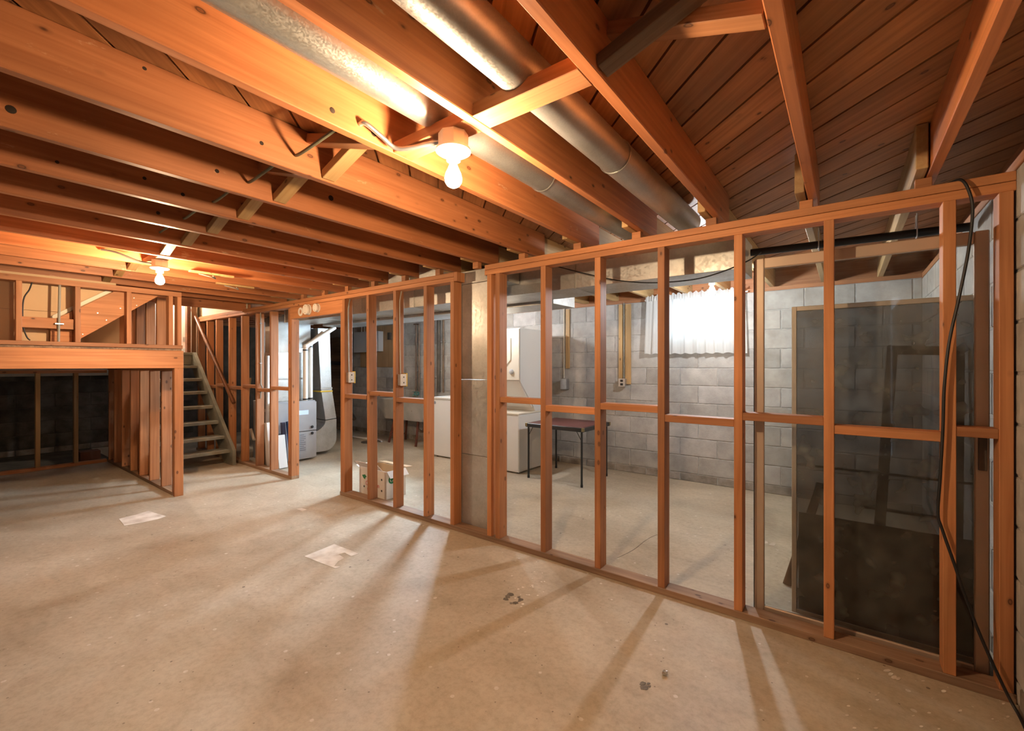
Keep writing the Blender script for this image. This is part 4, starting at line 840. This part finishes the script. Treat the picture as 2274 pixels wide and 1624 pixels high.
for x in (bx0 + 0.085, bx1 - 0.075):
    for z in (0.075, 0.185): lathe('vent_hole', [(0, 0), (0.011, 0), (0, 0.0008)], blackM, bx, (x, by0 - 0.0002, z), 14, 'Y')
text('print', 'Chatham', 0.062, redM, bx, ((bx0 + bx1) / 2, by0 - 0.0008, 0.115), (PI / 2, 0, 0)); text('print', '519 4', 0.036, redM, bx, ((bx0 + bx1) / 2 - 0.05, by0 - 0.0008, 0.055), (PI / 2, 0, 0))
prism('leaf_print', [(-3.965 + 0.03 * math.cos(t) * (1 + 0.35 * math.sin(3 * t)), 0.175 + 0.022 * math.sin(t) * (1 + 0.3 * math.cos(5 * t))) for t in [k * PI / 8 for k in range(16)]], 'y', by0 - 0.0012, by0 - 0.0002, greenM, bx)
lathe('round_emblem', [(0.022, 0), (0.040, 0), (0.040, 0.0008), (0.022, 0.0008)], greenM, bx, (bx1 + 0.0004, 2.80, 0.185), 24, 'X', close=False); lathe('emblem_core', [(0, 0), (0.026, 0), (0.026, 0.0008), (0, 0.0008)], greenM, bx, (bx1 + 0.0004, 2.80, 0.185), 3, 'X')
for k in range(7): box('print_line', bx1 + 0.0002, bx1 + 0.001, 2.835, 2.875, 0.05 + k * 0.014, 0.054 + k * 0.014, inkM, bx, 0.0002)
# floor drain cover and pipe by the tub
tag(lathe('floor_drain', [(0, 0.0), (0.14, 0.0), (0.14, 0.012), (0, 0.014)], ironM, None, (-6.55, 4.62, 0.0), 24), 'dark round floor drain cover in front of the tub', 'drain cover')
tag(tube('floor_hose', [(-7.6, 4.75, 0.02), (-7.0, 4.72, 0.02), (-6.6, 4.80, 0.02), (-6.35, 4.72, 0.022)], 0.016, whiteM), 'white hose lying on the laundry floor behind the furnace', 'hose')
# clutter in the dark corner behind the furnace
dc = empty('pipe_manifold', (-8.0, 5.0, 0), 'dark iron plumbing stack in the corner behind the furnace', 'pipe'); tube('stack', [(-7.95, 5.05, 0), (-7.95, 5.05, 2.1)], 0.055, blackM, dc, 14, False); tube('branch', [(-7.95, 5.05, 1.35), (-8.6, 5.05, 1.38)], 0.04, blackM, dc, 12, False); tube('branch', [(-7.95, 5.05, 0.55), (-7.5, 4.95, 0.30)], 0.04, ironM, dc, 12, False)
tag(box('storage_board', -8.9, -8.2, 5.16, 5.2, 0.0, 1.9, greyx), 'tall weathered board standing in the corner behind the furnace', 'board')

# ------------------------------------------------------------------ doors and screens leaning behind the right end of the stud wall
gd = empty('glass_door_panel', (0.04, 2.69, 0), 'tall glazed patio door panel with a beige metal frame behind the studs', 'door panel')
gx0, gx1, gz1, gy0, gy1 = -0.392, 0.478, 1.888, 2.672, 2.702
box('stile', gx0, gx0 + 0.045, gy0, gy1, 0.0, gz1, aluM, gd, 0.004); box('stile', gx1 - 0.045, gx1, gy0, gy1, 0.0, gz1, aluM, gd, 0.004); box('rail', gx0 + 0.046, gx1 - 0.046, gy0, gy1, 0.0, 0.05, aluM, gd, 0.004); box('rail', gx0 + 0.046, gx1 - 0.046, gy0, gy1, gz1 - 0.055, gz1, aluM, gd, 0.004)
box('glass', gx0 + 0.045, gx1 - 0.045, gy0 + 0.012, gy0 + 0.017, 0.05, gz1 - 0.055, glassM, gd, 0.0005); box('seal', gx0 - 0.004, gx0, gy0 + 0.004, gy1 - 0.004, 0.01, gz1 - 0.01, blackM, gd, 0.001); box('latch', gx1 - 0.035, gx1 - 0.01, gy0 - 0.014, gy0, 0.88, 1.02, ironM, gd)
ss = empty('screen_door_panel', (0.12, 2.79, 0), 'dark dusty insect screen panel in a thin tan frame behind the glass panel', 'screen')
sx0, sx1, sz1, sy0, sy1 = -0.232, 0.474, 1.632, 2.782, 2.80
box('stile', sx0, sx0 + 0.022, sy0, sy1, 0.0, sz1, aluM, ss); box('stile', sx1 - 0.022, sx1, sy0, sy1, 0.0, sz1, aluM, ss); box('rail', sx0 + 0.022, sx1 - 0.022, sy0, sy1, 0.0, 0.03, aluM, ss); box('rail', sx0 + 0.022, sx1 - 0.022, sy0, sy1, sz1 - 0.024, sz1, aluM, ss)
box('crossbar', sx0 + 0.022, sx1 - 0.022, sy0 + 0.009, sy1, 0.79, 0.802, plain('olive bar', (0.22, 0.17, 0.08), 0.5), ss); box('mesh', sx0 + 0.022, sx1 - 0.022, sy0 + 0.005, sy0 + 0.007, 0.03, sz1 - 0.024, screenM, ss, 0.0003)
tag(box('hardboard_sheet', -0.205, 0.50, 2.845, 2.852, 0.0, 0.53, brownM), 'dark brown hardboard sheet standing behind the screen panel', 'board')
bf = empty('brown_frame', (0.3, 3.3, 0), 'dark brown narrow wooden frame leaning behind the screen panel', 'frame')
beam('stile', (0.13, 3.28, 0.0), (0.215, 3.42, 1.41), 0.035, 0.05, brownF, bf, up=(1, 0, 0)); beam('stile', (0.46, 3.28, 0.0), (0.49, 3.42, 1.38), 0.035, 0.05, brownF, bf, up=(1, 0, 0)); beam('rail', (0.19, 3.42, 1.41), (0.515, 3.42, 1.40), 0.035, 0.05, brownF, bf); beam('rail', (0.08, 3.33, 0.49), (0.50, 3.33, 0.49), 0.02, 0.015, blackM, bf); 
lathe('corner_bracket', [(0, 0), (0.012, 0), (0.012, 0.004), (0, 0.004)], steelM, bf, (0.205, 3.395, 1.43), 10, 'Y')
tag(beam('wood_prop', (-0.285, 3.13, 0.0), (-0.12, 3.22, 0.62), 0.045, 0.02, greyx, up=(0, 1, 0)), 'rough wooden prop standing on the laundry floor beside the screen panel', 'stick')
bp_ = empty('black_pipe', (0.0, 3.2, 2.035), 'black plastic pipe running under the laundry joists above the door panels', 'pipe'); tube('pipe', [(-0.49, 3.2, 2.045), (0.50, 3.2, 2.025)], 0.022, blackM, bp_, 12, False)
for x in (-0.13, 0.30): tube('hanger', [(x, 3.175, ZJ), (x, 3.172, 2.02), (x, 3.2, 2.005), (x, 3.228, 2.02), (x, 3.225, ZJ)], 0.003, steelM, bp_, 6)
# cables
P = lambda *q: [tuple(at(px, py, y=yy)) for px, py, yy in q]
c1 = P((2075, 392, 2.655), (2110, 393, 2.60), (2135, 400, 2.55), (2152, 425, 2.535), (2160, 470, 2.535), (2150, 560, 2.535), (2130, 660, 2.535), (2108, 760, 2.535), (2097, 860, 2.535), (2094, 950, 2.535), (2088, 1060, 2.535), (2083, 1140, 2.535), (2092, 1175, 2.535), (2120, 1255, 2.53), (2160, 1370, 2.53), (2205, 1475, 2.525), (2240, 1548, 2.51)) + [(0.518, 2.46, 0.007), (0.517, 2.36, 0.006), (0.515, 2.10, 0.006)]
c1[0] = (c1[0][0], c1[0][1], 2.088); c1[1] = (c1[1][0], c1[1][1], 2.089)
tag(tube('hanging_cable', c1, 0.0055, blackM, seg=8), 'long black cable hanging over the top plate and down to the floor', 'cable')
tag(tube('sagging_cable', P((1150, 560, 2.90), (1224, 588, 2.90), (1340, 617, 2.89), (1400, 626, 2.88), (1460, 628, 2.86), (1540, 621, 2.86), (1600, 605, 2.87), (1660, 580, 2.90), (1690, 560, 2.95)), 0.004, blackM, seg=6), 'thin black cable sagging in front of the trunk duct', 'cable')
